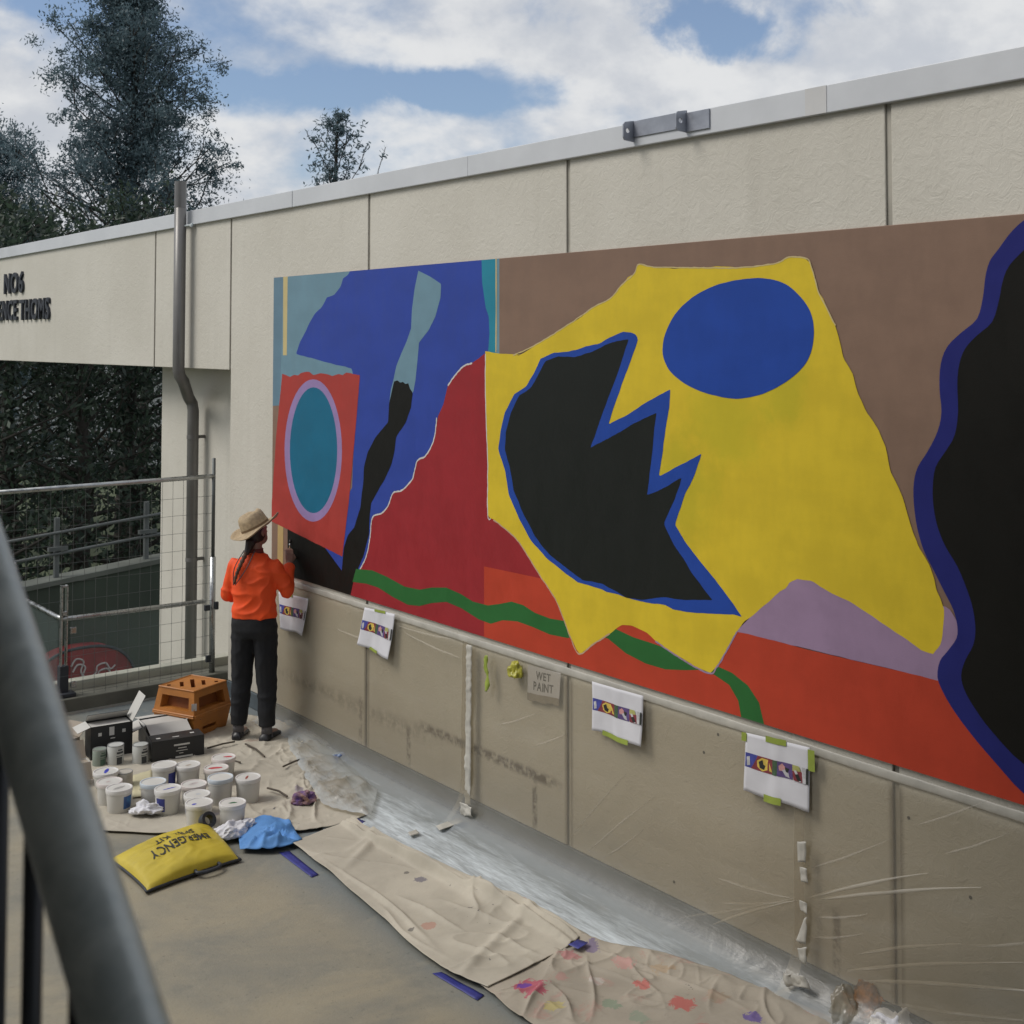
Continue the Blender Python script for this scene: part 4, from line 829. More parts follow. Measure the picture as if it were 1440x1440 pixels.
cloth('canvas_drop_cloth', [(497, 1158), (535, 1184), (600, 1214), (680, 1250), (745, 1278), (828, 1325)], [(412, 1193), (468, 1237), (520, 1283), (562, 1322), (618, 1368), (687, 1398)], 280, 110, h2, cloth_mat('canvas_two', [(592, 1246, .045, (.05, .05, .12), .8), (720, 1268, .04, (.5, .1, .07), .75), (745, 1280, .05, (.55, .12, .08), .8), (602, 1312, .045, (.42, .13, .09), .6), (572, 1236, .02, (.04, .04, .05), .8), (660, 1288, .02, (.04, .04, .05), .7), (578, 1318, .02, (.03, .03, .04), .8)], speck=.7), 'long clean canvas drop cloth taped to the deck, folded along its wall side', z0=.036, seed=2, jag=.012, group='canvas drop cloths')
def h3(x, y, u, v):
    a, b_ = rot(x, y, -.5)
    return .030 * creases(x, y, 21, 4, 2.2, 14) + .012 * creases(x, y, 26, 3, 5.5, 9) + .012 * np.clip(pn(x * 2.2, y * 2.2, 5), 0, 1) + .045 * np.exp(-((v - .06) / .05) ** 2) * (.3 + creases(x, y, 23, 4, 4, 3))
sp3 = [(745, 1398, .085, (.42, .03, .10), .95), (738, 1396, .035, (.06, .04, .35), .95), (800, 1352, .06, (.45, .10, .14), .7), (830, 1342, .05, (.1, .06, .25), .7), (880, 1362, .07, (.55, .22, .22), .6), (905, 1395, .05, (.5, .06, .06), .8), (960, 1420, .07, (.48, .05, .05), .85), (860, 1420, .05, (.12, .25, .16), .6), (1060, 1440, .05, (.08, .04, .3), .95), (780, 1425, .05, (.5, .42, .08), .6), (930, 1370, .06, (.4, .25, .12), .5), (1010, 1410, .06, (.3, .2, .12), .5), (840, 1388, .05, (.6, .58, .55), .6), (900, 1440, .06, (.15, .28, .2), .5), (790, 1385, .04, (.5, .2, .2), .5), (990, 1460, .08, (.5, .1, .1), .7)]
cloth('splattered_drop_cloth', [(800, 1318), (862, 1334), (930, 1346), (1010, 1372), (1085, 1402), (1180, 1446), (1290, 1500)], [(676, 1392), (722, 1430), (790, 1480), (880, 1540), (990, 1620)], 260, 160, h3, cloth_mat('canvas_three', sp3, (.38, .34, .28), .95), 'paint-splattered canvas drop cloth with red and purple stains', z0=.026, seed=3, jag=.02, group='canvas drop cloths')
# film bunched over the canvas edge
fo = film_material('film_9', .30, .25, 9)
def h4(x, y, u, v): return .03 * creases(x, y, 31, 5, 4, 5) + .03 * creases(x, y, 36, 4, 7, 4) * v + .02
cloth('plastic_offcut', [(398, 1008), (428, 1024), (470, 1062), (530, 1120)], [(408, 1062), (430, 1100), (455, 1138), (520, 1158)], 90, 60, h4, fo, 'loose bunched plastic film lying over the canvas edge behind the painter', z0=.036, seed=6, cat='plastic film', solid=0)

BLUET = M('blue_tape', (.035, .04, .22), .5, .15, scale=12)
for q, lab in (([(392, 1199), (407, 1197), (448, 1230), (438, 1234)], 'strip of dark blue tape at the canvas corner beside the light blue cloth'), ([(608, 1369), (621, 1367), (681, 1400), (671, 1407)], 'strip of dark blue tape between bare deck and the canvas edge'),
               ([(799, 1329), (813, 1321), (827, 1326), (813, 1335)], 'piece of dark blue tape holding clean canvas over the splattered cloth'), ([(494, 1159), (503, 1151), (514, 1155), (500, 1164)], 'small piece of dark blue tape where canvas meets bunched plastic')):
    strip_on('floor_tape', q, BLUET, lab, 'tape', 'dark blue tape on the deck', fn=flr, off=.003 if 'bare' in lab or 'corner' in lab else .05, jit=.003, thick=.0008)

# ================================================================== PAILS, TINS, CARTONS
PAIL = M('pail_plastic', (.60, .59, .56), .42, .05, scale=5)
LID = M('lid_plastic', (.70, .69, .68), .38, .05, scale=6)
LBL = M('label_blue', (.06, .20, .42), .4, .3, scale=18, col2=(.03, .07, .22)); LBL2 = M('label_navy', (.03, .04, .22), .4, .3, scale=18)
def smear_mat(c): return M('smear_%d_%d_%d' % tuple(int(v * 99) for v in c), c, .35, .2, scale=20)
def pail(px_, py_, h, r, lidc, smear, label, lab=None, rz_=0.0, zb=.014):
    p = flr(px_, py_, zb + h); g = thing('paint_pail', (p[0], p[1], zb), label, 'pail', 'white paint pails on the drop cloth', rz=rz_)
    ORG[g.name] = np.zeros(3)
    rb = r * .84; rt = r * .945
    body = MB().lathe([(rb * .94, 0), (rb, .006), (rt, h * .80), (rt * 1.035, h * .805), (rt * 1.035, h * .835), (rt, h * .84), (rt, h - .004)], 30).build('body', PAIL, g, org=(0, 0, 0), auto=35)
    lid = MB().lathe([(r * .98, h - .026), (r, h - .022), (r * 1.0, h - .004), (r * .985, h), (r * .90, h), (r * .875, h - .005), (r * .3, h - .0045), (.001, h - .0045)], 30).build('lid', lidc, g, org=(0, 0, 0), auto=35)
    if smear:
        c, (ox, oy, sx_, sy_, an), sd_ = smear; ang = np.linspace(0, 2 * np.pi, 26)[:-1]; rr = 1 + .45 * pn(np.cos(ang) * 2.2, np.sin(ang) * 2.2, sd_)
        xs, ys = np.cos(ang) * rr * sx_ * r, np.sin(ang) * rr * sy_ * r; X = ox * r + xs * math.cos(an) - ys * math.sin(an); Y = oy * r + xs * math.sin(an) + ys * math.cos(an)
        q = np.hypot(X, Y); f = np.where(q > r * .86, r * .86 / q, 1); o_ = MB().poly([(x, y, h - .0032) for x, y in zip(X * f, Y * f)]).build('paint_smear', smear_mat(c), lid, org=(0, 0, 0))
    if lab is not None:
        a0, da, mt = lab; P = [[((rb + (rt - rb) * (z / (h * .8)) + .0012) * math.cos(a0 + t_), (rb + (rt - rb) * (z / (h * .8)) + .0012) * math.sin(a0 + t_), z) for t_ in np.linspace(-da, da, 10)] for z in np.linspace(.03, h * .72, 4)]
        MB().grid(np.array(P)).build('label', mt, body, org=(0, 0, 0), smooth=True)
    # wire bail folded down
    MB().tube([(r * 1.02 * math.cos(a), r * 1.02 * math.sin(a), h * .80 - .035 * math.sin(a - .0)) for a in np.linspace(0, math.pi, 14)], .0018, 5).build('bail', CHROME, g, org=(0, 0, 0))
    return g
BLU = (.05, .06, .45); RED = (.5, .03, .05); LP = M('lid_pale_blue', (.58, .64, .70), .38, .05); PK = M('lid_pinkish', (.70, .64, .62), .38, .06)
VA = math.pi + 1.1      # label facing the camera
pail(148.8, 1084, .10, .086, LID, (BLU, (.1, .1, .6, .16, 1.0), 1), 'shallow white pail with a long blue smear across its lid', zb=.05)
pail(154, 1098, .15, .086, PK, ((.5, .42, .4), (-.1, 0, .2, .12, .4), 2), 'pinkish-lidded pail just behind the pail with the bright blue label')
pail(167.5, 1107, .155, .087, LID, ((.35, .34, .33), (0, 0, .5, .18, .3), 3), 'white pail with bright blue square label and grey lid print', (VA + 1.0, .5, LBL))
pail(231, 1074.6, .16, .087, LID, None, 'clean blank-lidded white pail in front of the fallen black carton', (VA + 1.0, .55, LBL2))
pail(264.4, 1074.6, .15, .086, LID, ((.42, .36, .3), (0, -.1, .3, .12, .2), 4), 'white pail with small tan mark, beside the blank-lidded pail')
pail(314.4, 1064, .14, .086, PK, (RED, (.35, -.1, .35, .16, -.5), 5), 'pinkish pail with one short red stroke on its lid')
pail(304, 1078.8, .12, .087, PK, (RED, (-.1, 0, .6, .2, -.4), 6), 'low pail with long red streaks across the lid')
pail(215.4, 1098.5, .16, .087, LP, None, 'pale blue lidded pail tucked behind the pail with a navy label', (VA + .8, .35, LBL))
pail(236, 1108, .16, .088, LID, (BLU, (.15, -.05, .5, .08, .1), 8), 'white pail with navy label and thin blue stroke on its lid', (VA - .55, .4, LBL2))
pail(272.7, 1101.7, .13, .087, PK, ((.5, .45, .44), (0, .1, .45, .2, .2), 9), 'cream pail with a grey oval print, in the middle of the group')
pail(277, 1116, .14, .087, LID, ((.5, .52, .55), (.1, 0, .2, .15, 0), 10), 'white pail half hidden behind the pail with the blue blob', (VA - .8, .3, LBL2))
pail(280, 1127.7, .15, .089, LID, (BLU, (-.42, -.1, .17, .13, .3), 11), 'white pail with a small round blue blob at its lid edge')
pail(327, 1127.7, .165, .086, LID, ((.03, .13, .06), (.0, -.05, .3, .13, -.3), 12), 'white pail with a dark green oval dab on its lid')
pail(310, 1092, .18, .086, LP, None, 'tall pail with plain pale blue lid')
pail(348.8, 1092, .165, .086, LID, ((.3, .07, .05), (-.1, 0, .4, .09, .9), 14), 'white pail with a thin brown-red stroke, nearest the painter')

TIN = M('tin_metal', (.42, .43, .43), .35, .1, metal=.7); TLAB = M('tin_label', (.50, .51, .49), .5, .1); TDARK = M('tin_dark', (.03, .035, .04), .5); TGRN = M('tin_green', (.05, .10, .07), .5, .2)
def tin(px_, py_, h, r, labm, bandm, label, zb=.012):
    p = flr(px_, py_, zb + h); g = thing('paint_tin', (p[0], p[1], zb), label, 'paint tin', 'metal paint tins by the cartons', rz=.01); ORG[g.name] = np.zeros(3)
    body = MB().lathe([(r * .97, 0), (r, .004), (r, h - .004), (r * .96, h)], 26).build('body', labm, g, org=(0, 0, 0), auto=35)
    MB().lathe([(r * 1.0, h - .004), (r * 1.02, h - .001), (r * 1.0, h + .003), (r * .9, h + .002), (r * .88, h - .004), (.001, h - .004)], 26).build('lid', TIN, g, org=(0, 0, 0), auto=35)
    for z0_, z1_, a0, da in ((.62, .72, VA + .7, .45), (.78, .84, VA + .7, .3), (.10, .45, VA + .6, .35), (.5, .53, VA + .7, .5)):
        P = [[((r + .0012) * math.cos(a0 + t_), (r + .0012) * math.sin(a0 + t_), z * h) for t_ in np.linspace(-da, da, 8)] for z in (z0_, z1_)]
        MB().grid(np.array(P)).build('label_print', bandm, body, org=(0, 0, 0), smooth=True)
tin(140, 1053, .12, .05, M('tin_sage', (.24, .28, .24), .5), TGRN, 'small sage green paint tin in front of the upright black carton')
tin(162.7, 1047, .145, .06, TLAB, TDARK, 'larger white-labelled paint tin against the upright black carton')
tin(197.5, 1046.5, .14, .058, TLAB, TDARK, 'white-labelled paint tin left of the fallen black carton')
tin(175.4, 1085, .11, .055, M('tin_cream', (.46, .43, .38), .5), M('tin_cream2', (.42, .39, .34), .5), 'cream unlabelled tin among the white pails')

BLK = M('carton_black', (.016, .017, .019), .5, .2); WHT = M('carton_inside', (.52, .51, .48), .75, .06); LBW = M('carton_sticker', (.6, .6, .58), .6); KRAFT = M('carton_kraft', (.34, .29, .23), .8, .1)
def carton(p0, p1, depth, h, out, ins, label, flaps, prints, open_=True, zb=.012, tk=.004):
    """p0->p1 is the near bottom edge in the picture; flaps are (side, angle, length)"""
    a = flr(*p0, zb); b_ = flr(*p1, zb); ex = b_ - a; L = np.linalg.norm(ex); an = math.atan2(ex[1], ex[0]); g = thing('carton', (a[0], a[1], zb), label, 'carton', 'black paint cartons', rz=an); ORG[g.name] = np.zeros(3); O = (0, 0, 0)
    sh = MB()
    def wallp(c, d): sh.box(c, d)
    wallp((L / 2, tk / 2, h / 2), (L, tk, h)); wallp((L / 2, depth - tk / 2, h / 2), (L, tk, h)); wallp((tk / 2, depth / 2, h / 2), (tk, depth - 2 * tk, h)); wallp((L - tk / 2, depth / 2, h / 2), (tk, depth - 2 * tk, h)); wallp((L / 2, depth / 2, tk / 2), (L - 2 * tk, depth - 2 * tk, tk))
    if not open_: wallp((L / 2, depth / 2, h - tk / 2 + .0005), (L - .001, depth - .001, tk))
    else: sh.box((L / 2, depth / 2, h * .5), (L - 2 * tk - .002, depth - 2 * tk - .002, h * .9), None, 1)
    sh.build('box', [out, ins], g, org=O)
    for side, ang, ln in flaps:
        R_ = Matrix.Rotation(ang, 3, 'X') if side in 'fb' else Matrix.Rotation(ang, 3, 'Y')
        base_ = {'f': (L / 2, 0, h), 'b': (L / 2, depth, h), 'l': (0, depth / 2, h), 'r': (L, depth / 2, h)}[side]; wd2 = L if side in 'fb' else depth
        sz = (wd2, .003, ln) if side in 'fb' else (.003, wd2, ln); f_ = MB()
        pts = [(-sz[0] / 2, -sz[1] / 2), (sz[0] / 2, -sz[1] / 2), (sz[0] / 2, sz[1] / 2), (-sz[0] / 2, sz[1] / 2)]
        vs = [Vector(base_) + R_ @ Vector((x, y, z)) for z in (0, ln) for x, y in pts]
        mi = [0] * 6; f_.v = [tuple(v) for v in vs]; f_.f = [(0, 3, 2, 1), (4, 5, 6, 7), (0, 1, 5, 4), (2, 3, 7, 6), (1, 2, 6, 5), (3, 0, 4, 7)]
        f_.m = [0, 0, 0 if side != 'b' else 1, 0 if side != 'f' else 1, 0 if side != 'l' else 1, 0 if side != 'r' else 1]; f_.build('flap', [out, ins], g, org=O)
    for (face, u0, u1, v0, v1) in prints:
        if face == 'f': q = [(u0 * L, -.0015, v0 * h), (u1 * L, -.0015, v0 * h), (u1 * L, -.0015, v1 * h), (u0 * L, -.0015, v1 * h)]
        else: q = [(u0 * L, v0 * depth, h + .0025), (u1 * L, v0 * depth, h + .0025), (u1 * L, v1 * depth, h + .0025), (u0 * L, v1 * depth, h + .0025)]
        MB().add(q, [(0, 1, 2, 3)]).build('printed_mark', LBW, g, org=O)
    return g
carton((127, 1071), (186, 1061), .18, .25, BLK, WHT, 'upright black carton with white stickers behind the paint tins', [('r', .5, .20), ('b', .9, .10), ('l', -1.9, .1)], [('f', .18, .26, .70, .80), ('f', .75, .83, .72, .82), ('f', .44, .56, .68, .93), ('f', .47, .58, .58, .61)])
carton((205, 1052), (262, 1042), .20, .17, BLK, WHT, 'open black carton with white flaps folded out, against the orange blocks', [('f', 1.95, .15), ('b', -1.75, .16), ('l', -1.9, .13), ('r', 1.75, .12)], [])
carton((213, 1074), (287, 1062), .17, .155, BLK, WHT, 'fallen closed black carton with small white print on its long side', [('l', -.45, .13)], [('f', .42, .72, .66, .74), ('f', .50, .66, .52, .56), ('f', .46, .68, .40, .43), ('f', .52, .60, .28, .31), ('f', .45, .78, .08, .16), ('t', .12, .2, .3, .45), ('t', .78, .86, .45, .6), ('t', .42, .55, .25, .33)], False)
carton((108, 1107), (127, 1103), .10, .16, WHT, KRAFT, 'small pale carton standing open behind the galvanised handrail', [('f', 2.7, .12), ('b', -.5, .13), ('l', -1.2, .1)], [])
carton((80, 1075), (112, 1062), .2, .14, KRAFT, KRAFT, 'brown open carton half hidden behind the handrail', [('b', -.6, .16), ('r', .9, .12)], [])
strip_on('cardboard_flap', [(276, 1031), (302, 1020), (308, 1027), (286, 1035)], M('card_tan', (.44, .38, .30), .8), 'loose torn strip of tan card on the canvas by the orange blocks', 'card', fn=flr, off=.02, jit=.01)
strip_on('instruction_sheet', [(186, 1091), (214, 1083), (214, 1118), (186, 1122)], M('leaflet', (.50, .46, .30), .7, .1), 'pale yellow leaflet lying between the pails', 'leaflet', fn=flr, off=.03, jit=.006, n=(8, 8))

for (a, b_), lab in zip((((292, 1052), (330, 1043)), ((345, 1046), (372, 1064)), ((300, 1066), (338, 1072)), ((398, 1078), (428, 1066)), ((376, 1108), (404, 1120))), ('dark stirring stick lying beside the painter, towards the orange blocks', 'dark stirring stick pointing away from between the painter shoes', 'dark stirring stick behind the pails with red streaks', 'dark stirring stick where canvas meets loose plastic film', 'dark stirring stick on the canvas near the stained rag')):
    A, B = flr(*a, .045), flr(*b_, .045); tag(MB().tube([A, (A + B) / 2 + np.array([.01, 0, .006]), B], .007, 6).build('stirring_stick', M('stick_dark', (.07, .055, .04), .7, .4, scale=30), org=A), lab, 'stick', 'stirring sticks on the canvas')
# orange plastic blocks, one upside down under the other
ORM = M('orange_plastic', (.40, .15, .026), .55, .15, scale=5, bump=.1); ORD = M('orange_cavity_shade', (.26, .08, .016), .7, .15, scale=6)  # second, darker orange puts recess shade into pockets and slots
def block(c, an, flip, z0, label):
    g = thing('plastic_block', (c[0], c[1], z0), label, 'plastic block', 'stacked orange plastic blocks', rz=an); O = (0, 0, 0); ORG[g.name] = np.zeros(3)
    a0, a1, h = .215, .185, .19; s = MB()
    zz = (lambda z: h - z) if flip else (lambda z: z)
    # four sides, each a frame round a sunken pocket
    for k in range(4):
        R_ = Matrix.Rotation(k * math.pi / 2, 3, 'Z')
        def P(u, z, d=0.0): r = a0 + (a1 - a0) * z / h - d; return R_ @ Vector((u * (a0 + (a1 - a0) * z / h), -r, 0)) + Vector((0, 0, zz(z)))
        us, zs = (-1, -.72, .72, 1), (0, .035, h - .055, h)
        if flip: us, zs = (-1, -.5, .3, 1), (0, .10, .125, h)
        pk = .07 if not flip else .035
        for i in range(3):
            for j in range(3):
                if i == 1 and j == 1: continue
                s.add([P(us[i], zs[j]), P(us[i + 1], zs[j]), P(us[i + 1], zs[j + 1]), P(us[i], zs[j + 1])], [(0, 1, 2, 3)])
        o = [P(us[1], zs[1]), P(us[2], zs[1]), P(us[2], zs[2]), P(us[1], zs[2])]; n_ = [P(us[1] * .92, zs[1], pk), P(us[2] * .92, zs[1], pk), P(us[2] * .92, zs[2], pk), P(us[1] * .92, zs[2], pk)]
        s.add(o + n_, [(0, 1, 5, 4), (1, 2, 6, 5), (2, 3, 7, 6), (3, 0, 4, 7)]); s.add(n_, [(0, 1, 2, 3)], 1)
        s.tube([P(-1, .006, -.004), P(1, .006, -.004)], .009, 6); s.tube([P(-1, h, .0), P(1, h, .0)], .007, 6)
    # deck with slots cut along its diagonal, the floor of each slot sunk
    dg_, sd2 = Vector((1, 1, 0)).normalized(), Vector((1, -1, 0)).normalized()
    outer = [Vector((sx * a1, sy * a1, zz(h))) for sx, sy in ((-1, -1), (1, -1), (1, 1), (-1, 1))]; cuts_ = []
    for off, hl, hw in ((0, .125, .017), (.085, .07, .015), (-.085, .07, .015), (.185, .022, .014), (-.185, .022, .014)):
        cuts_.append([sd2 * (off + a * hw) + dg_ * (b_ * hl) + Vector((0, 0, zz(h))) for a, b_ in ((-1, -1), (-1, 1), (1, 1), (1, -1))])
    allp = outer + [p for q in cuts_ for p in q]; s.add(allp, tessellate_polygon([outer] + cuts_))
    for q in cuts_:
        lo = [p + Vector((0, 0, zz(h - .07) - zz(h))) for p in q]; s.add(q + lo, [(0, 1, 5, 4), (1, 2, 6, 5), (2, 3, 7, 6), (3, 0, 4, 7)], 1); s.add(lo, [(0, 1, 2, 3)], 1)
    s.add([(sx * a0, sy * a0, zz(.0)) for sx, sy in ((-1, -1), (1, -1), (1, 1), (-1, 1))], [(0, 1, 2, 3)])
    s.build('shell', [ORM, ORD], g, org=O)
    return g
bc = np.array([4.262, 9.815]); ban = math.radians(14)
def corner(a, b_): return bc
block(bc, math.radians(24), True, .002, 'lower orange plastic block lying upside down on the deck')
gb = block(bc, math.radians(24), False, .193, 'upper orange plastic block with slotted top, stacked on its twin')
# moulded white sticker on the near corner of the upper block
st_ = MB()
R_ = Matrix.Rotation(-math.pi / 4, 3, 'Z'); st_.box((-.2035, -.2035, .075), (.04, .003, .055), R_); st_.build('sticker', M('sticker_pale', (.5, .47, .44), .6), gb, org=(0, 0, 0))

# ================================================================== SPILL KIT BAG
YB = M('spill_yellow', (.50, .39, .035), .42, .1, scale=6, bump=.25, bscale=14)
bq = [flr(*p)[:2] for p in ((153, 1214), (206, 1259), (338, 1213), (292, 1166))]       # left, near, right, far
def bag(u, v, e=0.0):
    p = (bq[0] * (1 - u) + bq[3] * u) * v + (bq[1] * (1 - u) + bq[2] * u) * (1 - v)
    su, sv = max(0, 4 * u * (1 - u)), max(0, 4 * v * (1 - v)); pinch = 1 - .06 * (sv ** .5 * (1 - su ** .5) + su ** .5 * (1 - sv ** .5))
    cen = sum(bq) / 4; p = cen + (p - cen) * pinch
    h = .115 * (su * sv) ** .38 * (.86 + .3 * (u - .4) + .25 * float(pn(u * 2.3, v * 2.1, 8))) + .014 * float(pn(u * 5, v * 4, 3)) * su * sv + .022 * su * sv * float(ridge(np.array(u), np.array(v), 5, 7, 44, 6)) * (1 - su * .6)
    return np.array([p[0], p[1], .022 + max(0, h) + e])
sk_ = thing('spill_kit_bag', (*(sum(bq) / 4), 0), 'plump yellow bag reading EMERGENCY SPILL KIT with black edging on the deck', 'bag')
nu = 44; top = np.array([[bag(u, v) for v in np.linspace(0, 1, nu)] for u in np.linspace(0, 1, nu)]); lowr = top.copy(); lowr[..., 2] = np.maximum(.004, .02 - .03 * (top[..., 2] - .022))
MB().grid(top).grid(lowr[::-1]).build('cushion', YB, sk_, smooth=True)
ed = [bag(0, v) for v in np.linspace(1, 0, 16)] + [bag(u, 0) for u in np.linspace(.05, 1, 20)] + [bag(1, v) for v in np.linspace(.06, .9, 10)]
MB().tube([p + np.array([0, 0, -.004]) for p in ed], .009, 8).build('edging', DARKST, sk_, smooth=True)
hl = [bag(.52, 0), bag(.52, -.06), bag(.60, -.10), bag(.72, -.10), bag(.78, -.06), bag(.78, 0)]
MB().tube(smoothp([p + np.array([0, 0, .012]) for p in hl], 5, False), .011, 8).build('handle', DARKST, sk_, smooth=True)
def fine(v, f, n=5):                                    # split glyph faces so they follow the bag
    V, Fc = [], []
    for q in f:
        for k in range(1, len(q) - 1):
            A, B, Cc = v[q[0]], v[q[k]], v[q[k + 1]]; o = len(V); ix = {}
            for i in range(n + 1):
                for j in range(n + 1 - i): ix[i, j] = o + len(ix); V.append(A + (B - A) * i / n + (Cc - A) * j / n)
            for i in range(n):
                for j in range(n - i):
                    Fc.append((ix[i, j], ix[i + 1, j], ix[i, j + 1]))
                    if i + j < n - 1: Fc.append((ix[i + 1, j], ix[i + 1, j + 1], ix[i, j + 1]))
    return np.array(V), Fc
BT = M('bag_print', (.03, .03, .025), .5)
for word, u0, u1, v0, v1 in (('EMERGENCY', .82, .20, .50, .35), ('SPILL KIT', .72, .32, .70, .58)):
    ls, wd_ = layout(word, .09)
    for v, f in [fine(*q) for q in ls]: MB().add([bag(u0 + x / wd_ * (u1 - u0), v0 + y / .7 * (v1 - v0), .0035) for x, y in v], f).build('letter', BT, sk_)

# light blue cloth, rags and oddments
LB = M('blue_cloth', (.10, .27, .60), .7, .12, scale=5, bump=.2)
cloth('blue_cloth', [(334, 1173), (352, 1163), (370, 1158), (408, 1162)], [(338, 1201), (375, 1203), (404, 1197), (425, 1189)], 50, 40, lambda x, y, u, v: .05 * np.sin(np.clip(u * 1.1, 0, 1) * np.pi) ** 1.5 * (1 - v * .5) + .05 * creases(x, y, 51, 4, 5, 5), LB, 'light blue cloth lying beside the yellow spill kit bag', z0=.03, seed=9, cat='cloth', jag=.008)
RAG = M('white_rag', (.66, .66, .70), .85, .1, scale=20, bump=.3)
crumple('white_rag', flr(206, 1142, .04), (.055, .085, .045), RAG, 'crumpled white rag on the canvas in front of the pails', 'rag', 3, 5, .5, 'white rags'); crumple('white_rag', flr(324, 1174, .03), (.065, .085, .05), RAG, 'wadded white rag between the yellow bag and the blue cloth', 'rag', 6, 5, .45, 'white rags'); crumple('white_rag', flr(348, 1167, .03), (.05, .06, .045), RAG, 'smaller white rag tucked behind the blue cloth', 'rag', 9, 5, .4, 'white rags')
crumple('stained_rag', flr(427, 1128, .03), (.065, .055, .05), M('rag_stained', (.07, .03, .2), .8, scale=12, col2=(.36, .22, .16)), 'stained rag in purple and rust bunched on the canvas', 'rag', 12, 5, .5)
crumple('blue_wad', flr(478, 1070, .02), (.06, .05, .035), M('wad_blue', (.03, .05, .22), .4, scale=14, col2=(.3, .4, .5)), 'small wad of dark blue plastic on the film near the wall foot', 'plastic scrap', 15, 5, .5)
c_ = flr(290, 1166, .04); tr_ = MB(); A_ = np.linspace(0, 2 * np.pi, 33)
tr_.add([(c_[0] + math.cos(a) * r, c_[1] + math.sin(a) * r, z) for r, z in ((.05, .0), (.05, .05), (.03, .05), (.03, .0)) for a in A_[:-1]], [(i * 32 + k, i * 32 + (k + 1) % 32, ((i + 1) % 4) * 32 + (k + 1) % 32, ((i + 1) % 4) * 32 + k) for i in range(4) for k in range(32)])
tag(tr_.build('tape_roll', DARKST, org=(c_[0], c_[1], .012), auto=40), 'black roll of tape peeping out behind the yellow bag', 'tape roll'); bpy.data.objects['tape_roll'].location.z = .09; bpy.data.objects['tape_roll'].rotation_euler = (1.0, .3, 0)
crumple('orange_scrap', flr(1222, 1430, .03), (.10, .07, .085), M('scrap_orange', (.50, .20, .03), .7, scale=15, col2=(.05, .03, .02)), 'torn orange and black scrap by the white cloth at the wall foot', 'scrap', 18, 5, .6)
crumple('white_cloth', flr(1266, 1458, .03), (.11, .08, .08), RAG, 'bundled white cloth at the wall foot past the broken seam', 'cloth', 21, 5, .35)
crumple('clear_bag', flr(1186, 1436, .03), (.05, .05, .10), film_material('film_11', .35, .2, 11), 'small clear plastic bag standing beside the orange scrap', 'plastic bag', 24, 5, .4)

# ================================================================== THE PAINTER
PYAW = math.radians(48); pf = (flr(333, 1043) + flr(379, 1041)) / 2
pe = thing('person', (pf[0], pf[1], .012), 'painter in orange long-sleeved shirt, black trousers and straw hat, brush hand raised', 'person', rz=-PYAW); ORG[pe.name] = np.zeros(3); O = (0, 0, 0)
SKIN = M('skin', (.30, .17, .125), .5, .12, scale=10); HIVIS = M('hi_vis_orange', (.85, .085, .012), .75, .06, scale=6, bump=.2, bscale=40); BLKT = M('black_cotton', (.009, .010, .013), .85, .2, scale=8, bump=.25, bscale=30); STRAW = M('straw', (.42, .32, .20), .8, .2, scale=40, bump=.6, bscale=120); HAIR = M('dark_hair', (.022, .013, .010), .5, .4, scale=60); SHOE = M('dark_leather', (.018, .018, .021), .4, .3, scale=12); SOCK = M('grey_sock', (.12, .115, .125), .9)
def organic(name, mb, mat, vox, sm=6, folds=0.0, fs=9.0, parent=pe):
    ob = mb.build(name, mat, parent, org=O, smooth=True); settle(ob, [('REMESH', dict(mode='VOXEL', voxel_size=vox)), ('SMOOTH', dict(factor=.5, iterations=sm))])
    me = ob.data
    if folds:
        co = np.empty(len(me.vertices) * 3); me.vertices.foreach_get('co', co); co = co.reshape(-1, 3); no = np.empty_like(co); me.vertices.foreach_get('normal', no.ravel()); no = np.array([v.normal[:] for v in me.vertices])
        d = folds * (ridge(co[:, 0] + co[:, 1], co[:, 2] * 1.0, fs * .6, fs, 71, 3) - .4 + .5 * pn(co[:, 0] * fs * 1.5 + co[:, 1] * 4, co[:, 2] * fs, 5)); co += no * d[:, None]; me.vertices.foreach_set('co', co.ravel()); me.update()
    me.polygons.foreach_set('use_smooth', [True] * len(me.polygons)); return ob
SHR, ELR, WRR = (.165, .0, 1.352), (.255, .045, 1.165), (.20, .235, 1.345); SHL, ELL_, WRL = (-.165, .0, 1.352), (-.235, .02, 1.12), (-.15, .22, 1.07)
def limb(mb, a, b_, r0, r1, n=6, bulge=0.0):
    a, b_ = Vector(a), Vector(b_); mb.tube([a.lerp(b_, i / n) for i in range(n + 1)], [r0 + (r1 - r0) * i / n + bulge * math.sin(math.pi * i / n) for i in range(n + 1)], 12)
def ball(mb, c, r, sc=(1, 1, 1)):
    mb.rings([(c[0], c[1], c[2] + r * sc[2] * math.sin(q), r * sc[0] * math.cos(q) + 1e-4, r * sc[1] * math.cos(q) + 1e-4) for q in np.linspace(-math.pi / 2 + .05, math.pi / 2 - .05, 9)], 14)
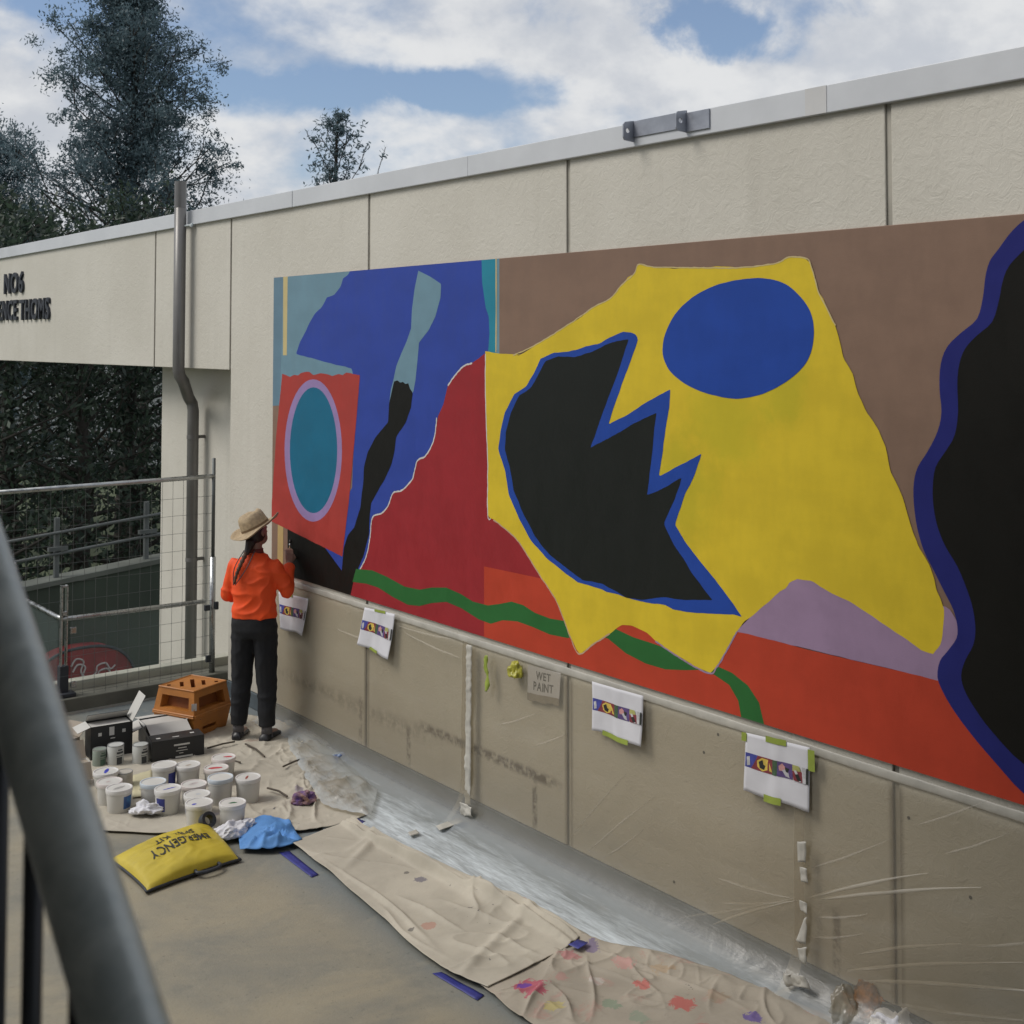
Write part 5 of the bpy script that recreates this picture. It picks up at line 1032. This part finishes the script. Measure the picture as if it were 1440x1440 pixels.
def hand(mb, wr, dirv, palm_n, curl):
    """palm, four bent fingers and a thumb, growing from the wrist along dirv"""
    d = Vector(dirv).normalized(); n = Vector(palm_n); n = (n - d * n.dot(d)).normalized(); s = d.cross(n); w_ = Vector(wr)
    for k in range(4):                                     # palm as four metacarpal rods
        o = (k - 1.5) * .017; mb.tube([w_ + s * o * .6, w_ + s * o + d * .075], [.016, .013], 8)
        p = w_ + s * o * 1.05 + d * .072; dd = d.copy(); L = (.036, .040, .037, .029)[k]; pts = [p]
        for j in range(3):
            dd = (Matrix.Rotation(curl * (.7 + .35 * j), 3, s) @ dd).normalized(); p = p + dd * L * (1, .75, .6)[j]; pts.append(p)
        mb.tube(pts, [.0095, .009, .0082, .0072], 8)
    p0 = w_ + s * -.022 + d * .018; p1 = p0 - s * .028 + d * .028 + n * .012; p2 = p1 + d * .026 + n * .02 + s * .004; p3 = p2 + d * .02 + n * .018 + s * .008
    mb.tube([p0, p1, p2, p3], [.014, .0115, .0105, .0085], 8)
# ---- body, one surface
bd = MB()
bd.rings([(0, 0, .80, .12, .09), (0, 0, .88, .155, .11), (0, 0, .98, .150, .105), (0, 0, 1.08, .135, .095), (0, 0, 1.22, .15, .105), (0, 0, 1.33, .160, .10), (0, .0, 1.39, .125, .08), (0, .005, 1.44, .07, .06), (0, .012, 1.47, .052, .052), (0, .02, 1.56, .05, .052)], 24)
hc = (-.005, .035, 1.615); ha = math.radians(-24); hd = MB()            # head turned to the right
ball(hd, (0, 0, 0), .1, (.76, .95, 1.14)); ball(hd, (0, .035, -.055), .06, (.85, 1, .9)); hd.tube([(0, .088, .012), (0, .108, -.022), (0, .092, -.030)], [.008, .014, .008], 8)
for sx_ in (-1, 1): ball(hd, (sx_ * .077, -.005, -.012), .024, (.35, .8, 1.25)); ball(hd, (sx_ * .034, .083, .018), .014, (1.2, .6, .7))
hd.tube([(-.022, .088, -.058), (0, .096, -.056), (.022, .088, -.058)], [.005, .008, .005], 6)
RH = Matrix.Rotation(ha, 3, 'Z') @ Matrix.Rotation(math.radians(-12), 3, 'Y') @ Matrix.Rotation(math.radians(6), 3, 'X')
hd.v = [tuple(RH @ Vector(v) + Vector(hc)) for v in hd.v]; bd.add(hd.v, hd.f)
for s_ in (-1, 1):
    limb(bd, (s_ * .08, 0, .88), (s_ * .10, .015, .48), .082, .052, bulge=.006); limb(bd, (s_ * .10, .015, .48), (s_ * .118, -.015, .085), .052, .036, bulge=.01)
    bd.tube([(s_ * .118, -.05, .045), (s_ * .12, .03, .05), (s_ * .128, .12, .03), (s_ * .13, .17, .025)], [.03, .036, .03, .018], 10)
for a, b_, c in ((SHR, ELR, WRR), (SHL, ELL_, WRL)): ball(bd, a, .055); limb(bd, a, b_, .047, .040); limb(bd, b_, c, .041, .027, bulge=.004)
hand(bd, WRR, (-.12, .35, .92), (-.6, .75, -.2), .55); hand(bd, WRL, (.25, .9, -.1), (.6, -.1, -.7), .45)
organic('body', bd, SKIN, .0055, 4)
# ---- shirt
sh = MB()
sh.rings([(0, 0, .955, .178, .13), (0, 0, 1.0, .176, .130), (0, 0, 1.08, .168, .126), (0, -.005, 1.2, .176, .130), (0, -.006, 1.30, .186, .126), (0, -.005, 1.36, .176, .115), (0, -.004, 1.40, .145, .100), (0, .0, 1.435, .100, .082), (0, .008, 1.465, .068, .066)], 28, ex=2.3)
for a, b_, c in ((SHR, ELR, WRR), (SHL, ELL_, WRL)):
    ball(sh, a, .062); a2 = Vector(a) * .75 + Vector((0, 0, 1.34)) * .25; limb(sh, a2, a, .066, .062); limb(sh, a, b_, .063, .060); ball(sh, b_, .060); e = Vector(b_).lerp(Vector(c), .93); limb(sh, b_, e, .060, .043)
organic('shirt', sh, HIVIS, .0095, 5, .012, 8)
MB().rings([(0, .010, 1.452, .070, .068), (0, .012, 1.475, .062, .062), (0, .014, 1.492, .060, .060)], 20).build('collar', M('collar_dark', (.16, .03, .02), .8), pe, org=O, smooth=True)
# ---- trousers
tr = MB(); tr.rings([(0, 0, .80, .135, .105), (0, 0, .86, .180, .130), (0, 0, .93, .178, .128), (0, 0, .99, .165, .118)], 26, ex=2.2)
for s_ in (-1, 1): limb(tr, (s_ * .088, 0, .90), (s_ * .103, .012, .48), .102, .082, 8); limb(tr, (s_ * .103, .012, .48), (s_ * .118, -.012, .115), .082, .064, 8)
organic('trousers', tr, BLKT, .010, 4, .008, 7)
for s_ in (-1, 1):
    so = MB(); so.rings([(s_ * .118, -.014, .06, .042, .045), (s_ * .118, -.014, .15, .041, .044)], 16).build('sock', SOCK, pe, org=O, smooth=True)
    fo_ = MB(); x0 = s_ * .12; an = s_ * .10
    prof_ = [(-.085, .034, .030), (-.07, .042, .062), (-.03, .043, .078), (.02, .041, .072), (.07, .045, .055), (.12, .049, .044), (.16, .044, .037), (.185, .028, .026)]
    vs = []
    for yy, rx_, hh in prof_:
        for k in range(12):
            a = 2 * math.pi * k / 12; vs.append((x0 + yy * math.sin(an) + rx_ * math.cos(a), yy, max(0.0, hh * .5 + hh * .56 * math.sin(a))))
    n_ = len(prof_); fo_.add(vs, [(i * 12 + k, i * 12 + (k + 1) % 12, (i + 1) * 12 + (k + 1) % 12, (i + 1) * 12 + k) for i in range(n_ - 1) for k in range(12)] + [tuple(range(12))[::-1], tuple((n_ - 1) * 12 + k for k in range(12))])
    s0 = fo_.build('shoe', SHOE, pe, org=O, smooth=True); sb = s0.modifiers.new('sub', 'SUBSURF'); sb.levels = sb.render_levels = 1
    MB().tube([(x0 - .046, -.02, .03), (x0 - .03, .0, .073), (x0, .005, .083), (x0 + .03, .0, .073), (x0 + .046, -.02, .03)], .009, 6).build('strap', M('strap_grey', (.06, .06, .065), .6), s0, org=O)
# ---- hat
ht = MB(); nA, seg = 0, 48; prof = [(.178, .012), (.165, .002), (.14, -.003), (.115, .0), (.100, .010), (.097, .03), (.094, .07), (.086, .100), (.070, .116), (.045, .108), (.02, .098), (.001, .095)]
vs = []
for r, z in prof:
    for k in range(seg):
        a = 2 * math.pi * k / seg; x, y = r * math.cos(a), r * 1.12 * math.sin(a); zz_ = z
        if r > .105: zz_ += .020 * math.cos(2 * a) * ((r - .1) / .078) + .004 * math.sin(5 * a)
        if r < .095 and z > .06: zz_ += .012 * (y / .1) * 0 - .018 * math.exp(-(x / .022) ** 2) * (r < .08) ; x *= 1 - .10 * max(0, y / .1)
        vs.append((x, y, zz_))
ht.add(vs, [(i * seg + k, i * seg + (k + 1) % seg, (i + 1) * seg + (k + 1) % seg, (i + 1) * seg + k) for i in range(len(prof) - 1) for k in range(seg)])
RT = Matrix.Rotation(math.radians(-6), 3, 'Z') @ Matrix.Rotation(math.radians(-23), 3, 'Y') @ Matrix.Rotation(math.radians(12), 3, 'X'); hatc = Vector((-.002, .02, 1.652))
ht.v = [tuple(RT @ (Vector(v) * 1.13) + hatc) for v in ht.v]; hat = ht.build('straw_hat', STRAW, pe, org=O, smooth=True, solid=-.004)
bnd = MB().rings([(0, 0, z, r, r * 1.12) for r, z in ((.1005, .008), (.0995, .026))], 40); bnd.v = [tuple(RT @ (Vector(v) * 1.13) + hatc) for v in bnd.v]; bnd.f = bnd.f[:-2]; bnd.m = bnd.m[:-2]; bnd.build('hat_band', M('band_brown', (.20, .13, .07), .8), hat, org=O, smooth=True)
# ---- hair: cap under the hat and a braid
hr = MB(); ball(hr, (0, -.012, .0), .103, (.80, .95, 1.0)); hr.v = [tuple(RH @ Vector((v[0], v[1] * (1 if v[1] < .03 else .5), v[2])) + Vector(hc)) for v in hr.v]
hr.tube([(-.01, -.055, 1.56), (-.02, -.082, 1.50), (-.03, -.105, 1.46)], [.045, .03, .022], 10)
organic('hair', hr, HAIR, .008, 2)
bp_ = smoothp([(-.03, -.10, 1.475), (-.055, -.138, 1.40), (-.085, -.152, 1.32), (-.105, -.156, 1.24)], 8, False)
br = MB().tube(bp_, [(.019 + .004 * math.sin(i * 2.1)) * (1 - .45 * i / len(bp_)) for i in range(len(bp_))], 10); br.build('braid', M('braid_brown', (.10, .05, .03), .6, .5, scale=50), pe, org=O, smooth=True)
for dx in (-.035, .055): MB().tube(smoothp([(-.02 + dx, -.085, 1.49), (-.07 + dx * 1.1, -.147, 1.36), (-.105 + dx * .15, -.160, 1.23)], 6, False), .004, 6).build('hat_cord', DARKST, pe, org=O)
# ---- brush held against the mural
M4 = Matrix.Rotation(-PYAW, 4, 'Z'); M4.translation = Vector((pf[0], pf[1], .012))
hw = M4 @ Vector((.175, .30, 1.425)); tip = Vector((W - MOFF - .004, hw.y + .05, hw.z + .09)); tail = hw + (hw - tip) * .55
bsh = thing('paintbrush', hw, 'small paintbrush in the raised hand touching the mural', 'brush')
MB().tube([tail, hw, hw.lerp(tip, .45)], [.004, .006, .005], 8).build('handle', M('brush_wood', (.35, .22, .1), .5), bsh, smooth=True); MB().tube([hw.lerp(tip, .42), hw.lerp(tip, .66)], [.0065, .008], 8).build('ferrule', CHROME, bsh, smooth=True); MB().tube([hw.lerp(tip, .64), hw.lerp(tip, .85), tip], [.008, .009, .003], 8).build('bristles', HAIR, bsh, smooth=True)
